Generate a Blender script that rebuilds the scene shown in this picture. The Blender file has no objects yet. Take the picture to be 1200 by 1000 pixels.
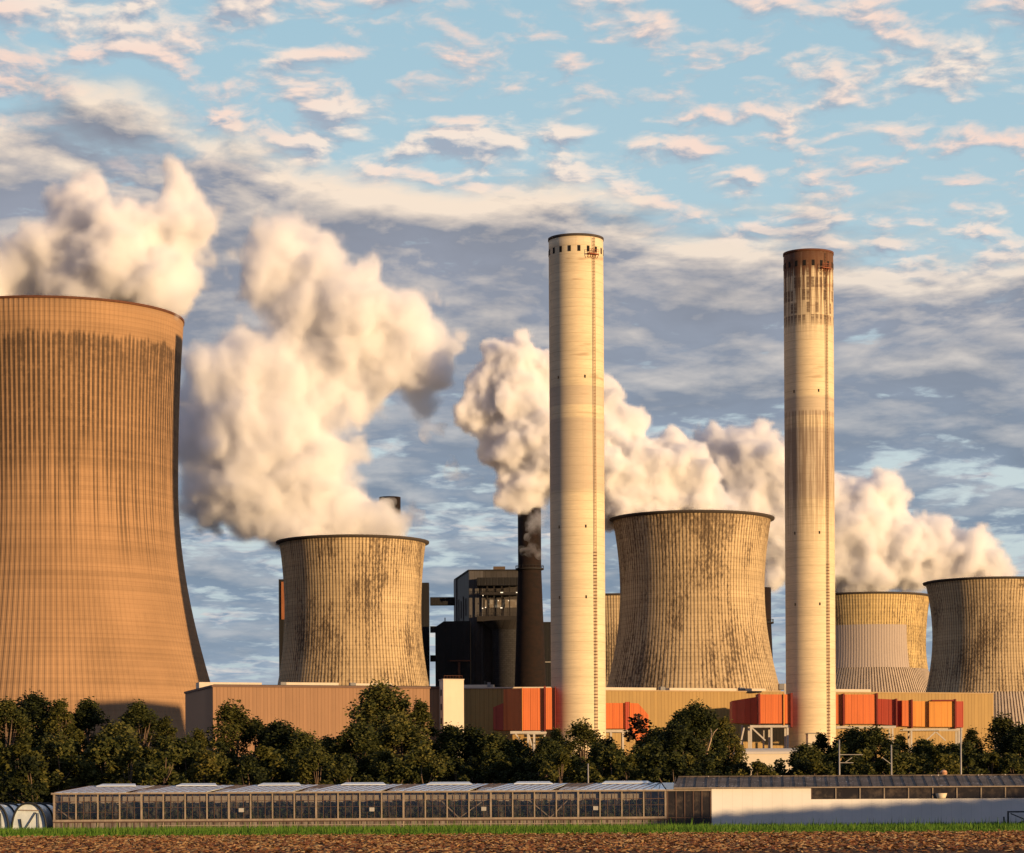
import bpy, bmesh, math, random
import numpy as np
from mathutils import Vector, noise as mnoise

random.seed(7)
R_ = math.radians
scn = bpy.context.scene
COL = scn.collection

# ------------------------------------------------------------------ camera
F = 3200.0            # focal length in photo pixels (photo is 1200 x 1000)
HC = 1.7              # eye height
ROLL = 0.0056
VH = 952.0            # photo row of the horizon
cam = bpy.data.cameras.new('camera')
cam.sensor_width = 36.0
cam.lens = 36.0 * F / 1200.0
cam.shift_y = (VH - 500.0) / 1200.0
cam.clip_start = 1.0
cam.clip_end = 60000.0
cam_o = bpy.data.objects.new('camera', cam)
COL.objects.link(cam_o)
cam_o.location = (0, 0, HC)
cam_o.rotation_euler = (R_(90), ROLL, 0)
scn.camera = cam_o
_c, _s = math.cos(ROLL), math.sin(ROLL)


def P(px, py, Y):
    """a point of the place at depth Y that the photo shows at (px, py)"""
    u, v = px - 600.0, VH - py
    u0, v0 = u * _c + v * _s, -u * _s + v * _c
    return Vector((u0 * Y / F, Y, HC + v0 * Y / F))


# ------------------------------------------------------------------ sun, sky, exposure
SUN_EL, SUN_AZ = 3.6, 50.0          # azimuth from the camera's back (-Y) towards +X
SUN_DIR = Vector((math.sin(R_(SUN_AZ)) * math.cos(R_(SUN_EL)), -math.cos(R_(SUN_AZ)) * math.cos(R_(SUN_EL)), math.sin(R_(SUN_EL))))
sun = bpy.data.lights.new('sun', 'SUN')
sun.energy = 5.0
sun.angle = R_(0.5)
sun.color = (1.0, 0.67, 0.345)
sun_o = bpy.data.objects.new('sun', sun)
COL.objects.link(sun_o)
sun_o.rotation_euler = SUN_DIR.to_track_quat('Z', 'Y').to_euler()
sun_o.location = (60, -40, 60)

scn.view_settings.view_transform = 'Standard'
scn.view_settings.look = 'None'
scn.view_settings.exposure = 0.38
scn.view_settings.gamma = 1.0
scn.view_settings.use_curve_mapping = False
scn.render.engine = 'CYCLES'
cy = scn.cycles
cy.use_denoising = True
cy.max_bounces = 24
cy.diffuse_bounces = 3
cy.glossy_bounces = 3
cy.transmission_bounces = 6
cy.transparent_max_bounces = 16
cy.volume_bounces = 16
cy.volume_step_rate = 1.0
cy.volume_max_steps = 512
cy.sample_clamp_indirect = 6.0
cy.caustics_reflective = False
cy.caustics_refractive = False


class NT:
    """terse node building"""
    def __init__(s, tree):
        s.t = tree
        tree.nodes.clear()

    def n(s, typ, **kw):
        o = s.t.nodes.new(typ)
        for k, v in kw.items():
            setattr(o, k, v)
        return o

    def put(s, sock, v):
        if v is None:
            return
        if hasattr(v, 'links'):
            s.t.links.new(v, sock)
        elif hasattr(sock.default_value, '__len__') and not hasattr(v, '__len__'):
            sock.default_value = [v] * len(sock.default_value)
        elif hasattr(sock.default_value, '__len__') and len(sock.default_value) == 4 and len(v) == 3:
            sock.default_value = (*v, 1)
        else:
            sock.default_value = v

    def m(s, op, a, b=None, c=None, clamp=False):
        o = s.n('ShaderNodeMath', operation=op, use_clamp=clamp)
        for i, v in enumerate((a, b, c)):
            s.put(o.inputs[i], v)
        return o.outputs[0]

    def vm(s, op, a, b=None):
        o = s.n('ShaderNodeVectorMath', operation=op)
        s.put(o.inputs[0], a)
        s.put(o.inputs[1], b)
        return o.outputs[0]

    def xyz(s, x, y, z):
        o = s.n('ShaderNodeCombineXYZ')
        for i, v in enumerate((x, y, z)):
            s.put(o.inputs[i], v)
        return o.outputs[0]

    def sep(s, v):
        o = s.n('ShaderNodeSeparateXYZ')
        s.put(o.inputs[0], v)
        return o.outputs

    def noise(s, vec, scale=1.0, detail=4.0, rough=0.55, dist=0.0, color=False, dim='3D'):
        o = s.n('ShaderNodeTexNoise', noise_dimensions=dim)
        s.put(o.inputs['Vector'], vec)
        s.put(o.inputs['Scale'], scale)
        s.put(o.inputs['Detail'], detail)
        s.put(o.inputs['Roughness'], rough)
        s.put(o.inputs['Distortion'], dist)
        return o.outputs['Color' if color else 'Fac']

    def mix(s, f, a, b, mode='MIX'):
        o = s.n('ShaderNodeMix', data_type='RGBA', blend_type=mode)
        s.put(o.inputs[0], f)
        s.put(o.inputs[6], a)
        s.put(o.inputs[7], b)
        return o.outputs[2]

    def ss(s, x, lo, hi, a=0.0, b=1.0):
        o = s.n('ShaderNodeMapRange', interpolation_type='SMOOTHSTEP')
        for i, v in enumerate((x, lo, hi, a, b)):
            s.put(o.inputs[i], v)
        return o.outputs[0]

    def lin(s, x, lo, hi, a=0.0, b=1.0):
        o = s.n('ShaderNodeMapRange')
        for i, v in enumerate((x, lo, hi, a, b)):
            s.put(o.inputs[i], v)
        return o.outputs[0]

    def ramp(s, x, stops):
        o = s.n('ShaderNodeValToRGB')
        el = o.color_ramp.elements
        while len(el) < len(stops):
            el.new(0.5)
        for e, (p, c) in zip(el, stops):
            e.position = p
            e.color = (*c, 1) if len(c) == 3 else c
        s.put(o.inputs[0], x)
        return o.outputs[0]


def make_world():
    w = bpy.data.worlds.new('World')
    scn.world = w
    w.use_nodes = True
    N = NT(w.node_tree)
    d = N.vm('NORMALIZE', N.n('ShaderNodeTexCoord').outputs['Generated'])
    x, y, z = N.sep(d)
    hor = N.m('SQRT', N.m('ADD', N.m('MULTIPLY', x, x), N.m('MULTIPLY', y, y)))
    el = N.m('DIVIDE', z, N.m('MAXIMUM', hor, 0.02))                 # tan(elevation)
    az = N.m('MINIMUM', N.m('MAXIMUM', N.m('ARCTAN2', x, y), -0.5), 0.5)
    K = 0.115
    zz = N.m('ADD', N.m('MAXIMUM', z, 0.0), K)

    def plane(k, dx=0.0):
        zk = N.m('MULTIPLY', zz, k)
        return N.xyz(N.m('ADD', N.m('DIVIDE', x, zk), dx), N.m('MULTIPLY', N.m('DIVIDE', y, zk), 0.85), 0.0)

    def cloud(vec, sc, det=9, rough=0.55, wamt=0.12):
        warp = N.vm('SCALE', N.vm('SUBTRACT', N.noise(vec, sc * 0.8, 3, 0.5, color=True), (0.5, 0.5, 0.5)))
        warp.node.inputs[3].default_value = wamt
        return N.noise(N.vm('ADD', vec, warp), sc, det, rough)

    p, pu, pm = plane(1.0), plane(1.0085, 0.006), plane(1.024, 0.010)
    big = N.noise(p, 2.0, 3, 0.5)
    puff0, puff1 = cloud(p, 13.5, 8, 0.55, 0.06), cloud(pu, 13.5, 8, 0.55, 0.06)                   # small fair-weather puffs
    mass0, mass1 = cloud(p, 3.7, 9, 0.54, 0.22), cloud(pm, 3.7, 9, 0.54, 0.22)   # the heavy bank
    edge = N.m('SUBTRACT', 0.232, N.m('MULTIPLY', az, 0.16))
    edge = N.m('ADD', edge, N.m('MULTIPLY', N.m('SUBTRACT', mass0, 0.5), 0.11))
    h = N.m('SUBTRACT', el, edge)                                    # height above the bank's top edge
    bank = N.ss(h, 0.010, -0.020)
    low = N.ss(el, 0.19, 0.10)
    # loose puffs in the open sky
    thr = N.m('ADD', 0.497, N.m('MULTIPLY', N.m('SUBTRACT', big, 0.5), -0.55))
    thr = N.m('SUBTRACT', thr, N.m('MULTIPLY', N.ss(az, -0.04, -0.2), 0.07))
    a0 = N.m('SUBTRACT', puff0, thr)
    pcov = N.ss(a0, -0.07, 0.15)
    plit = N.m('ADD', N.m('MULTIPLY', N.m('SUBTRACT', puff0, puff1), 7.5), N.lin(a0, 0.0, 0.2, 0.60, 0.42), clamp=True)
    # bank cover, opening into slits lower down
    gap = N.m('ADD', N.m('MULTIPLY', mass0, 0.55), N.m('MULTIPLY', puff0, 0.45))
    bthr = N.m('ADD', 0.340, N.m('MULTIPLY', low, 0.085))
    b0 = N.m('SUBTRACT', gap, bthr)
    bcov = N.m('MULTIPLY', bank, N.ss(b0, -0.03, 0.085))
    near = N.ss(N.m('ABSOLUTE', N.m('ADD', h, 0.010)), 0.034, 0.0)
    grad = N.m('SUBTRACT', N.m('ADD', N.m('MULTIPLY', mass0, 0.82), N.m('MULTIPLY', puff0, 0.18)), N.m('ADD', N.m('MULTIPLY', mass1, 0.82), N.m('MULTIPLY', puff1, 0.18)))
    blit = N.m('ADD', N.m('MULTIPLY', grad, N.lin(near, 0, 1, 4.2, 8.5)), N.m('ADD', 0.12, N.m('MULTIPLY', near, 0.33)), clamp=True)
    blit = N.m('MULTIPLY', blit, N.ss(el, 0.03, 0.20, 0.55, 1.0))
    thin = N.ss(b0, 0.09, 0.0)
    sky = N.n('ShaderNodeTexSky', sky_type='NISHITA', sun_disc=False)
    sky.sun_elevation = R_(SUN_EL)
    sky.sun_rotation = math.atan2(SUN_DIR.x, SUN_DIR.y)
    sky.altitude = 100
    sky.dust_density = 0.6
    sky.ozone_density = 2.0
    clear = N.ramp(N.lin(el, 0.0, 0.32), [(0.0, (0.42, 0.54, 0.62)), (0.35, (0.66, 0.76, 0.78)), (0.65, (0.48, 0.67, 0.76)), (1.0, (0.38, 0.60, 0.73))])
    clear = N.mix(0.15, clear, N.mix(1.0, sky.outputs[0], (0.12, 0.12, 0.12), 'MULTIPLY'))
    plitc = N.mix(N.ss(big, 0.4, 0.6), (0.93, 0.70, 0.60), (0.90, 0.78, 0.68))
    pc = N.mix(plit, (0.36, 0.42, 0.51), plitc)
    dark = N.mix(N.ss(el, 0.08, 0.21), (0.225, 0.30, 0.395), (0.275, 0.30, 0.365))
    dark = N.mix(N.ss(el, 0.09, 0.0), dark, (0.36, 0.44, 0.54))
    tone = N.lin(mass0, 0.3, 0.7, 1.18, 0.82)
    dark = N.mix(1.0, dark, N.xyz(tone, tone, tone), 'MULTIPLY')
    dark = N.mix(N.m('MULTIPLY', thin, 0.5), dark, (0.50, 0.58, 0.64))
    blitc = N.mix(N.ss(el, 0.10, 0.24), (0.60, 0.61, 0.62), (0.93, 0.77, 0.62))
    bc = N.mix(blit, dark, blitc)
    out = N.mix(pcov, clear, pc)
    out = N.mix(bcov, out, bc)
    # unseen sky overhead and behind the viewer, dimmed and tinted to cut fill light
    dim = N.mix(N.ss(el, 0.33, 0.75), (1, 1, 1), (0.66, 0.68, 0.80))
    dim = N.mix(N.ss(y, 0.75, 0.1), dim, (0.42, 0.43, 0.58))
    ground = N.mix(N.ss(z, -0.02, 0.0), (0.05, 0.045, 0.035), N.mix(1.0, out, dim, 'MULTIPLY'))
    bg = N.n('ShaderNodeBackground')
    N.put(bg.inputs[0], ground)
    bg.inputs[1].default_value = 0.78
    N.t.links.new(bg.outputs[0], N.n('ShaderNodeOutputWorld').inputs[0])
    w.cycles.sampling_method = 'MANUAL'
    w.cycles.sample_map_resolution = 512


make_world()


# ------------------------------------------------------------------ materials
def mat(name, fn, rough=0.85, spec=0.3, metal=0.0):
    """fn(N, bsdf) wires base colour (and bump, roughness) of a Principled material"""
    m = bpy.data.materials.new(name)
    m.use_nodes = True
    N = NT(m.node_tree)
    b = N.n('ShaderNodeBsdfPrincipled')
    b.inputs['Roughness'].default_value = rough
    b.inputs['Specular IOR Level'].default_value = spec
    b.inputs['Metallic'].default_value = metal
    out = N.n('ShaderNodeOutputMaterial')
    N.t.links.new(b.outputs[0], out.inputs[0])
    c = fn(N, b)
    if c is not None:
        N.put(b.inputs['Base Color'], c)
    return m


def bump(N, b, h, strength=0.5, dist=0.1):
    o = N.n('ShaderNodeBump')
    o.inputs['Strength'].default_value = strength
    o.inputs['Distance'].default_value = dist
    N.put(o.inputs['Height'], h)
    N.t.links.new(o.outputs[0], b.inputs['Normal'])


def objco(N):
    return N.n('ShaderNodeTexCoord').outputs['Object']


def worn(name, col, rough=0.8, var=0.25, scale=0.5, metal=0.0, spec=0.3):
    """plain painted or bare surface with soft uneven dirt"""
    def fn(N, b):
        co = objco(N)
        a = N.noise(co, scale, 6, 0.62)
        c2 = N.noise(N.vm('MULTIPLY', co, (3.0, 3.0, 0.25)), scale * 2, 4, 0.6)
        f = N.m('ADD', N.m('MULTIPLY', a, 0.6), N.m('MULTIPLY', c2, 0.4))
        k = N.lin(f, 0.3, 0.7, 1.0 - var, 1.0 + var * 0.6)
        return N.mix(1.0, col, N.xyz(k, k, k), 'MULTIPLY')
    return mat(name, fn, rough, spec, metal)


def tower_mat(name, kind, base, nrib, H, dark=(0.045, 0.03, 0.02), off=0.0, shadow_patch=None):
    """ribbed concrete shell: vertical ribs, lift joints, run-off stains along the ribs"""
    def fn(N, b):
        co = objco(N)
        x, y, z = N.sep(co)
        th = N.m('ARCTAN2', y, x)
        u = N.m('MULTIPLY', th, nrib / (2 * math.pi))
        idx = N.m('FLOOR', u)
        fr = N.m('SUBTRACT', u, idx)
        tri = N.m('ABSOLUTE', N.m('SUBTRACT', fr, 0.5))             # 0 mid panel, .5 at the rib
        rib = N.ss(tri, 0.13 if kind == 'large' else 0.20, 0.33 if kind == 'large' else 0.40)
        zn = N.m('DIVIDE', z, H)
        wn = N.n('ShaderNodeTexWhiteNoise', noise_dimensions='1D')
        N.put(wn.inputs['W'], idx)
        per = wn.outputs['Value']
        lift = N.m('FRACT', N.m('DIVIDE', z, 1.35))
        joint = N.ss(N.m('ABSOLUTE', N.m('SUBTRACT', lift, 0.5)), 0.40, 0.48)
        r = N.m('SQRT', N.m('ADD', N.m('MULTIPLY', x, x), N.m('MULTIPLY', y, y)))
        cyl = N.xyz(N.m('MULTIPLY', th, 40.0), N.m('MULTIPLY', z, 0.06), 0.0)
        streak = N.noise(cyl, 1.0, 5, 0.65)
        cyl2 = N.xyz(N.m('MULTIPLY', th, 30.0), N.m('MULTIPLY', z, 0.9), 3.0)
        blot = N.noise(cyl2, 0.55, 6, 0.7)
        soft = N.noise(co, 0.035, 4, 0.55)
        band = N.noise(N.xyz(0.0, 0.0, N.m('MULTIPLY', z, 1.0)), 0.35, 3, 0.7)
        tone = N.lin(N.m('ADD', N.m('MULTIPLY', soft, 0.5), N.m('MULTIPLY', band, 0.5)), 0.34, 0.66, 0.66, 1.22)
        col = N.mix(1.0, base, N.xyz(tone, tone, tone), 'MULTIPLY')
        if kind == 'large':
            # long black run-off lines under a clean collar, fading downwards
            edge = N.m('ADD', 0.935, N.m('MULTIPLY', N.m('SUBTRACT', N.noise(N.xyz(N.m('MULTIPLY', th, 6.0), 0.0, 0.0), 1.0, 4, 0.6), 0.5), 0.05))
            below = N.ss(N.m('SUBTRACT', zn, edge), 0.004, -0.010)
            fade = N.ss(zn, N.m('ADD', 0.42, N.m('MULTIPLY', per, 0.28)), N.m('ADD', 0.60, N.m('MULTIPLY', per, 0.2)))
            lines = N.m('MULTIPLY', N.m('MULTIPLY', rib, below), N.m('MULTIPLY', fade, N.lin(per, 0.0, 1.0, 0.78, 1.0)))
            lines = N.m('MULTIPLY', lines, N.lin(blot, 0.25, 0.5, 0.55, 1.0), clamp=True)
            coll = N.m('MULTIPLY', N.ss(N.m('ADD', zn, N.m('MULTIPLY', N.m('SUBTRACT', streak, 0.5), 0.25)), 0.80, 0.95), below)
            side = N.ss(N.noise(N.xyz(N.m('MULTIPLY', th, 1.6), 0.0, 2.0), 1.0, 3, 0.6), 0.40, 0.62, 0.25, 1.0)
            smear = N.ss(N.m('ADD', N.m('ADD', N.m('MULTIPLY', streak, 0.55), N.m('MULTIPLY', blot, 0.45)), N.m('MULTIPLY', N.m('MULTIPLY', coll, side), 0.20)), 0.50, 0.74)
            smear = N.m('MULTIPLY', smear, N.m('MULTIPLY', below, N.ss(zn, 0.45, 0.95, 0.25, 1.0)))
            st = N.m('MAXIMUM', N.m('MULTIPLY', lines, 0.92), N.m('MULTIPLY', smear, 0.8))
            hair = N.m('MULTIPLY', N.ss(tri, 0.44, 0.49), N.ss(per, 0.55, 0.95, 0.05, 0.45))
            st = N.m('MAXIMUM', st, N.m('MULTIPLY', hair, 0.8))
            col = N.mix(1.0, col, N.mix(joint, (1, 1, 1), (0.86, 0.85, 0.84)), 'MULTIPLY')
            col = N.mix(st, col, dark)
        else:
            zone = N.noise(N.xyz(N.m('MULTIPLY', th, 2.2), N.m('MULTIPLY', z, 0.035), off), 1.0, 4, 0.6)
            run = N.noise(N.xyz(N.m('MULTIPLY', th, 30.0), N.m('MULTIPLY', z, 0.045), off), 1.0, 5, 0.7)
            speck = N.noise(N.xyz(N.m('MULTIPLY', th, 44.0), N.m('MULTIPLY', z, 0.75), off), 1.0, 5, 0.72)
            mid = N.m('MULTIPLY', N.ss(zn, 0.18, 0.50), N.ss(zn, 1.15, 0.80))
            k = N.m('ADD', N.m('ADD', N.m('MULTIPLY', run, 0.34), N.m('MULTIPLY', speck, 0.62)), N.m('MULTIPLY', zone, 0.50))
            k = N.m('ADD', k, N.m('ADD', N.m('MULTIPLY', mid, 0.055), N.m('MULTIPLY', rib, 0.05)))
            st = N.ss(k, 0.765, 0.925)
            soot_ = N.m('MULTIPLY', N.ss(N.m('ADD', N.m('MULTIPLY', zone, 0.6), N.m('MULTIPLY', speck, 0.4)), 0.50, 0.62), N.ss(zn, 0.80, 0.98))
            st = N.m('MAXIMUM', st, N.m('MULTIPLY', soot_, 0.8))
            brown = N.m('MULTIPLY', N.ss(N.m('ADD', N.m('ADD', N.m('MULTIPLY', run, 0.45), N.m('MULTIPLY', speck, 0.25)), N.m('MULTIPLY', zone, 0.42)), 0.48, 0.70), 0.48)
            pale = N.m('MULTIPLY', N.ss(N.noise(N.xyz(N.m('MULTIPLY', th, 40.0), N.m('MULTIPLY', z, 0.035), 9.0), 1.0, 4, 0.65), 0.55, 0.68), N.ss(zn, 0.70, 0.30, 0.25, 0.8))
            col = N.mix(brown, col, (0.33, 0.21, 0.115))
            col = N.mix(pale, col, (0.66, 0.545, 0.385))
            col = N.mix(N.m('MULTIPLY', rib, 0.62), col, N.mix(1.0, col, (0.36, 0.31, 0.27), 'MULTIPLY'))
            col = N.mix(1.0, col, N.mix(joint, (1, 1, 1), (0.74, 0.72, 0.70)), 'MULTIPLY')
            if shadow_patch:
                inside = N.m('MULTIPLY', N.m('MULTIPLY', N.ss(z, shadow_patch[2] - .2, shadow_patch[2] + .2), N.ss(z, shadow_patch[3] + .2, shadow_patch[3] - .2)), N.m('MULTIPLY', N.ss(th, shadow_patch[0] - .01, shadow_patch[0] + .01), N.ss(N.m('ADD', th, N.m('MULTIPLY', N.m('SUBTRACT', shadow_patch[3], z), -0.002)), shadow_patch[1] + .01, shadow_patch[1] - .01)))  # outline of a cooling tower's cast shadow, painted into the shell colour
                clean = N.mix(N.m('MULTIPLY', rib, 0.35), (0.42, 0.345, 0.29), (0.26, 0.20, 0.17))  # paler tone of that painted shadow
                col = N.mix(inside, col, clean)  # lays the painted shadow tone over the shell colour
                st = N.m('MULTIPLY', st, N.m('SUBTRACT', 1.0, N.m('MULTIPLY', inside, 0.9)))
            col = N.mix(N.m('MULTIPLY', st, 0.8), col, dark)
        bump(N, b, N.m('ADD', N.m('MULTIPLY', rib, -1.0), N.m('MULTIPLY', blot, 0.35)), 0.5, 0.25)
        return col
    return mat(name, fn, 0.9, 0.2)


# ------------------------------------------------------------------ mesh helpers
class MB:
    def __init__(s):
        s.v, s.f, s.sm = [], [], []

    def add(s, verts, faces, smooth=False):
        k = len(s.v)
        s.v.extend(Vector(p) for p in verts)
        s.f.extend(tuple(i + k for i in f) for f in faces)
        s.sm.extend([smooth] * len(faces))
        return s

    def hexa(s, b, t):
        """solid from four bottom points and four top points, same winding"""
        return s.add(list(b) + list(t), [(3, 2, 1, 0), (4, 5, 6, 7), (0, 1, 5, 4), (1, 2, 6, 5), (2, 3, 7, 6), (3, 0, 4, 7)])

    def box(s, x0, x1, y0, y1, z0, z1):
        return s.hexa([(x0, y0, z0), (x1, y0, z0), (x1, y1, z0), (x0, y1, z0)], [(x0, y0, z1), (x1, y0, z1), (x1, y1, z1), (x0, y1, z1)])

    def prism(s, foot, z0, z1):
        n = len(foot)
        vs = [(p[0], p[1], z0) for p in foot] + [(p[0], p[1], z1) for p in foot]
        return s.add(vs, [tuple(range(n - 1, -1, -1)), tuple(range(n, 2 * n))] + [(i, (i + 1) % n, n + (i + 1) % n, n + i) for i in range(n)])

    def bar(s, p, q, w, d=None):
        p, q = Vector(p), Vector(q)
        d = d or w
        t = (q - p).normalized()
        a = t.cross(Vector((0, 0, 1)))
        a = Vector((1, 0, 0)) if a.length < 1e-4 else a.normalized()
        b = a.cross(t).normalized()
        a, b = a * w / 2, b * d / 2
        return s.hexa([p - a - b, p + a - b, p + a + b, p - a + b], [q - a - b, q + a - b, q + a + b, q - a + b])

    def tube(s, pts, rads, n=8, smooth=True, cap=True):
        k0 = len(s.v)
        pts = [Vector(p) for p in pts]
        if not hasattr(rads, '__len__'):
            rads = [rads] * len(pts)
        vs, fs = [], []
        for i, p in enumerate(pts):
            t = (pts[min(i + 1, len(pts) - 1)] - pts[max(i - 1, 0)]).normalized()
            a = t.cross(Vector((0.13, 1, 0.07))).normalized()
            b = t.cross(a)
            for j in range(n):
                an = 2 * math.pi * j / n
                vs.append(p + (a * math.cos(an) + b * math.sin(an)) * rads[i])
        for i in range(len(pts) - 1):
            for j in range(n):
                fs.append((i * n + j, i * n + (j + 1) % n, (i + 1) * n + (j + 1) % n, (i + 1) * n + j))
        s.add(vs, fs, smooth)
        if cap:
            m = len(pts) - 1
            s.f += [tuple(k0 + j for j in range(n - 1, -1, -1)), tuple(k0 + m * n + j for j in range(n))]
            s.sm += [False, False]
        return s

    def lathe(s, c, prof, n=64, smooth=True, a0=0.0, a1=None):
        """prof: (radius, z) list; revolved about the vertical through c"""
        full = a1 is None
        a1 = 2 * math.pi if full else a1
        m = n if full else n + 1
        vs, fs = [], []
        for r, z in prof:
            for j in range(m):
                an = a0 + (a1 - a0) * j / n
                vs.append((c[0] + r * math.cos(an), c[1] + r * math.sin(an), z))
        for i in range(len(prof) - 1):
            for j in range(n):
                k = (j + 1) % m
                fs.append((i * m + j, i * m + k, (i + 1) * m + k, (i + 1) * m + j))
        return s.add(vs, fs, smooth)

    def build(s, name, material, parent=None, origin=None):
        o0 = Vector(origin) if origin is not None else (Vector(parent['_w']) if parent is not None else Vector((0, 0, 0)))
        me = bpy.data.meshes.new(name)
        me.from_pydata([tuple(p - o0) for p in s.v], [], s.f)
        me.polygons.foreach_set('use_smooth', s.sm)
        me.materials.append(material)
        me.update()
        o = bpy.data.objects.new(name, me)
        COL.objects.link(o)
        if parent is not None:
            o.parent = parent
            o.location = o0 - Vector(parent['_w'])
        else:
            o.location = o0
        WPOS[o.name] = o0
        o['_w'] = tuple(o0)
        return o


WPOS = {}


def tag(o, label=None, cat=None, group=None, kind=None):
    if label: o['label'] = label
    if cat: o['category'] = cat
    if group: o['group'] = group
    if kind: o['kind'] = kind
    return o


def thing(name, loc, label, cat, group=None):
    o = bpy.data.objects.new(name, None)
    COL.objects.link(o)
    o.empty_display_size = 0.5
    o.location = loc
    o['_w'] = tuple(loc)
    return tag(o, label, cat, group)


def copy_tree(o, loc=None, rz=None, sc=None, parent=None):
    c = o.copy()
    COL.objects.link(c)
    if parent is not None:
        c.parent = parent
    if loc is not None:
        c.location = loc
    if rz is not None:
        c.rotation_euler = (0, 0, rz)
    if sc is not None:
        c.scale = sc
    for ch in list(o.children):
        copy_tree(ch, parent=c)
    return c


#@@STRUCTURE
# ------------------------------------------------------------------ cooling towers
def hyper(rt, zt, c_lo, c_hi, z):
    c = c_lo if z < zt else c_hi
    return rt * math.sqrt(1 + ((z - zt) / c) ** 2)


concrete_large = tower_mat('stained ribbed concrete, large tower', 'large', (0.355, 0.208, 0.105), 166, 156.0)
def concrete_small(off, shadow_patch=None, base=(0.56, 0.42, 0.24)):
    return tower_mat('blotched ribbed concrete', 'small', base, 132, 101.0, off=off, shadow_patch=shadow_patch)


concrete_plain = worn('clean pale concrete', (0.42, 0.34, 0.25), 0.9, 0.2, 0.15)
rim_dark = worn('dark sooty rim', (0.07, 0.055, 0.045), 0.9, 0.3, 0.5)
inlet_mat = worn('pale fibre cement louvre', (0.46, 0.37, 0.28), 0.9, 0.25, 0.3)
inlet_dark = worn('dark inlet depth', (0.05, 0.04, 0.035), 0.95, 0.2, 0.3)
rust = worn('rusty steel', (0.13, 0.05, 0.025), 0.8, 0.4, 0.8)


def cooling_tower(pxc, Y, rt, zt, c_lo, c_hi, H, material, label, large=False, inlet=None, lip=1.2, skirt=None):
    if skirt:
        inlet = HC + (VH - skirt) * Y / F
    c = P(pxc, 952, Y)
    c.z = 0
    t = thing('cooling_tower', c, label, 'cooling tower', None)
    z0 = 8.0 if large else (inlet or 7.0)
    zs = [z0 + (H - z0) * i / 70 for i in range(71)]
    prof = [(hyper(rt, zt, c_lo, c_hi, z), z) for z in zs]
    inner = [(r - 0.9, z) for r, z in prof[::-1]]
    m = MB().lathe(c, prof + inner, 256)
    m.build('shell', material, t)
    rr = prof[-1][0]
    m = MB()
    if large:
        m.lathe(c, [(rr - 0.95, H + 0.02), (rr + 0.25, H + 0.02), (rr + 0.3, H + 0.75), (rr - 1.0, H + 0.75), (rr - 0.95, H + 0.02)], 256)
    else:
        m.lathe(c, [(rr - 0.95, H - 0.7), (rr + lip, H - 0.1), (rr + lip + 0.1, H + 0.5), (rr - 1.0, H + 0.55), (rr - 0.95, H - 0.7)], 200)
    m.build('rim', rim_dark if not large else rust, t)
    # louvred skirt below the shell, in narrow upright ribs
    m = MB()
    n = 150
    for z_a, z_b in ((-0.5, z0),):
        ra_, rb_ = hyper(rt, zt, c_lo, c_hi, max(z_a, 0)) , hyper(rt, zt, c_lo, c_hi, z_b)
        vs, fs = [], []
        for i in range(n):
            for j, dr in ((0.0, 0.0), (0.55, 0.0), (0.55, -0.7), (1.0, -0.7)):
                an = 2 * math.pi * (i + j) / n
                for r, z in ((ra_ + dr, z_a), (rb_ + dr - 0.05, z_b)):
                    vs.append((c.x + r * math.cos(an), c.y + r * math.sin(an), z))
        q = len(vs)
        fs = [(k, (k + 2) % q, (k + 3) % q, k + 1) for k in range(0, q, 2)]
        m.add(vs, fs)
    m.build('louvre_skirt', inlet_mat, t)
    return t, c


T = {}
T['large'] = cooling_tower(65, 850, 145 * 850 / F, 103, 80, 162, 155.0, concrete_large,
                           'huge tan cooling tower cut by the frame edge, with long dark run-off lines', True)
def small_tower(pxc, Y, rrim, rt, rbase, ztp, label, k=1.0, topy=None, basey=806, shadow_patch=None, base=(0.56, 0.42, 0.24), **kw):
    s = Y / F
    H = HC + (VH - topy) * s
    zt = HC + (VH - ztp) * s
    zb = HC + (VH - basey) * s
    chi = (H - zt) / math.sqrt((rrim / rt) ** 2 - 1)
    clo = (zt - zb) / math.sqrt((rbase / rt) ** 2 - 1)
    return cooling_tower(pxc, Y, rt * s, zt, clo, chi, H, concrete_small(pxc * 0.37, shadow_patch, base), label, **kw)
T['two'] = small_tower(415, 965, 85.5, 80.0, 89.5, 715, 'streaked yellow-brown cooling tower behind the long brown hall, dark scorch mark below its rim', topy=636)
T['three'] = small_tower(812.7, 950, 92.5, 84.5, 101, 695, 'whole streaked cooling tower standing between the two tall pale chimneys', topy=611)
T['four'] = small_tower(727, 1285, 70, 63, 67, 770, 'cooling tower showing only as a narrow brown strip between chimney and nearer tower', topy=703)
T['five'] = small_tower(1018, 1300, 72.5, 67.5, 74, 760, 'yellow cooling tower with a cast shadow painted on as a pale area, half hidden by the rusty-topped chimney', topy=703, skirt=788, shadow_patch=(-2.7, -0.99, 66.0, 88.4), base=(0.60, 0.44, 0.20))
T['six'] = small_tower(1165, 1185, 78, 70.5, 77, 748, 'dark-flanked cooling tower at the frame edge beyond the orange duct', topy=687, skirt=817)

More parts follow.
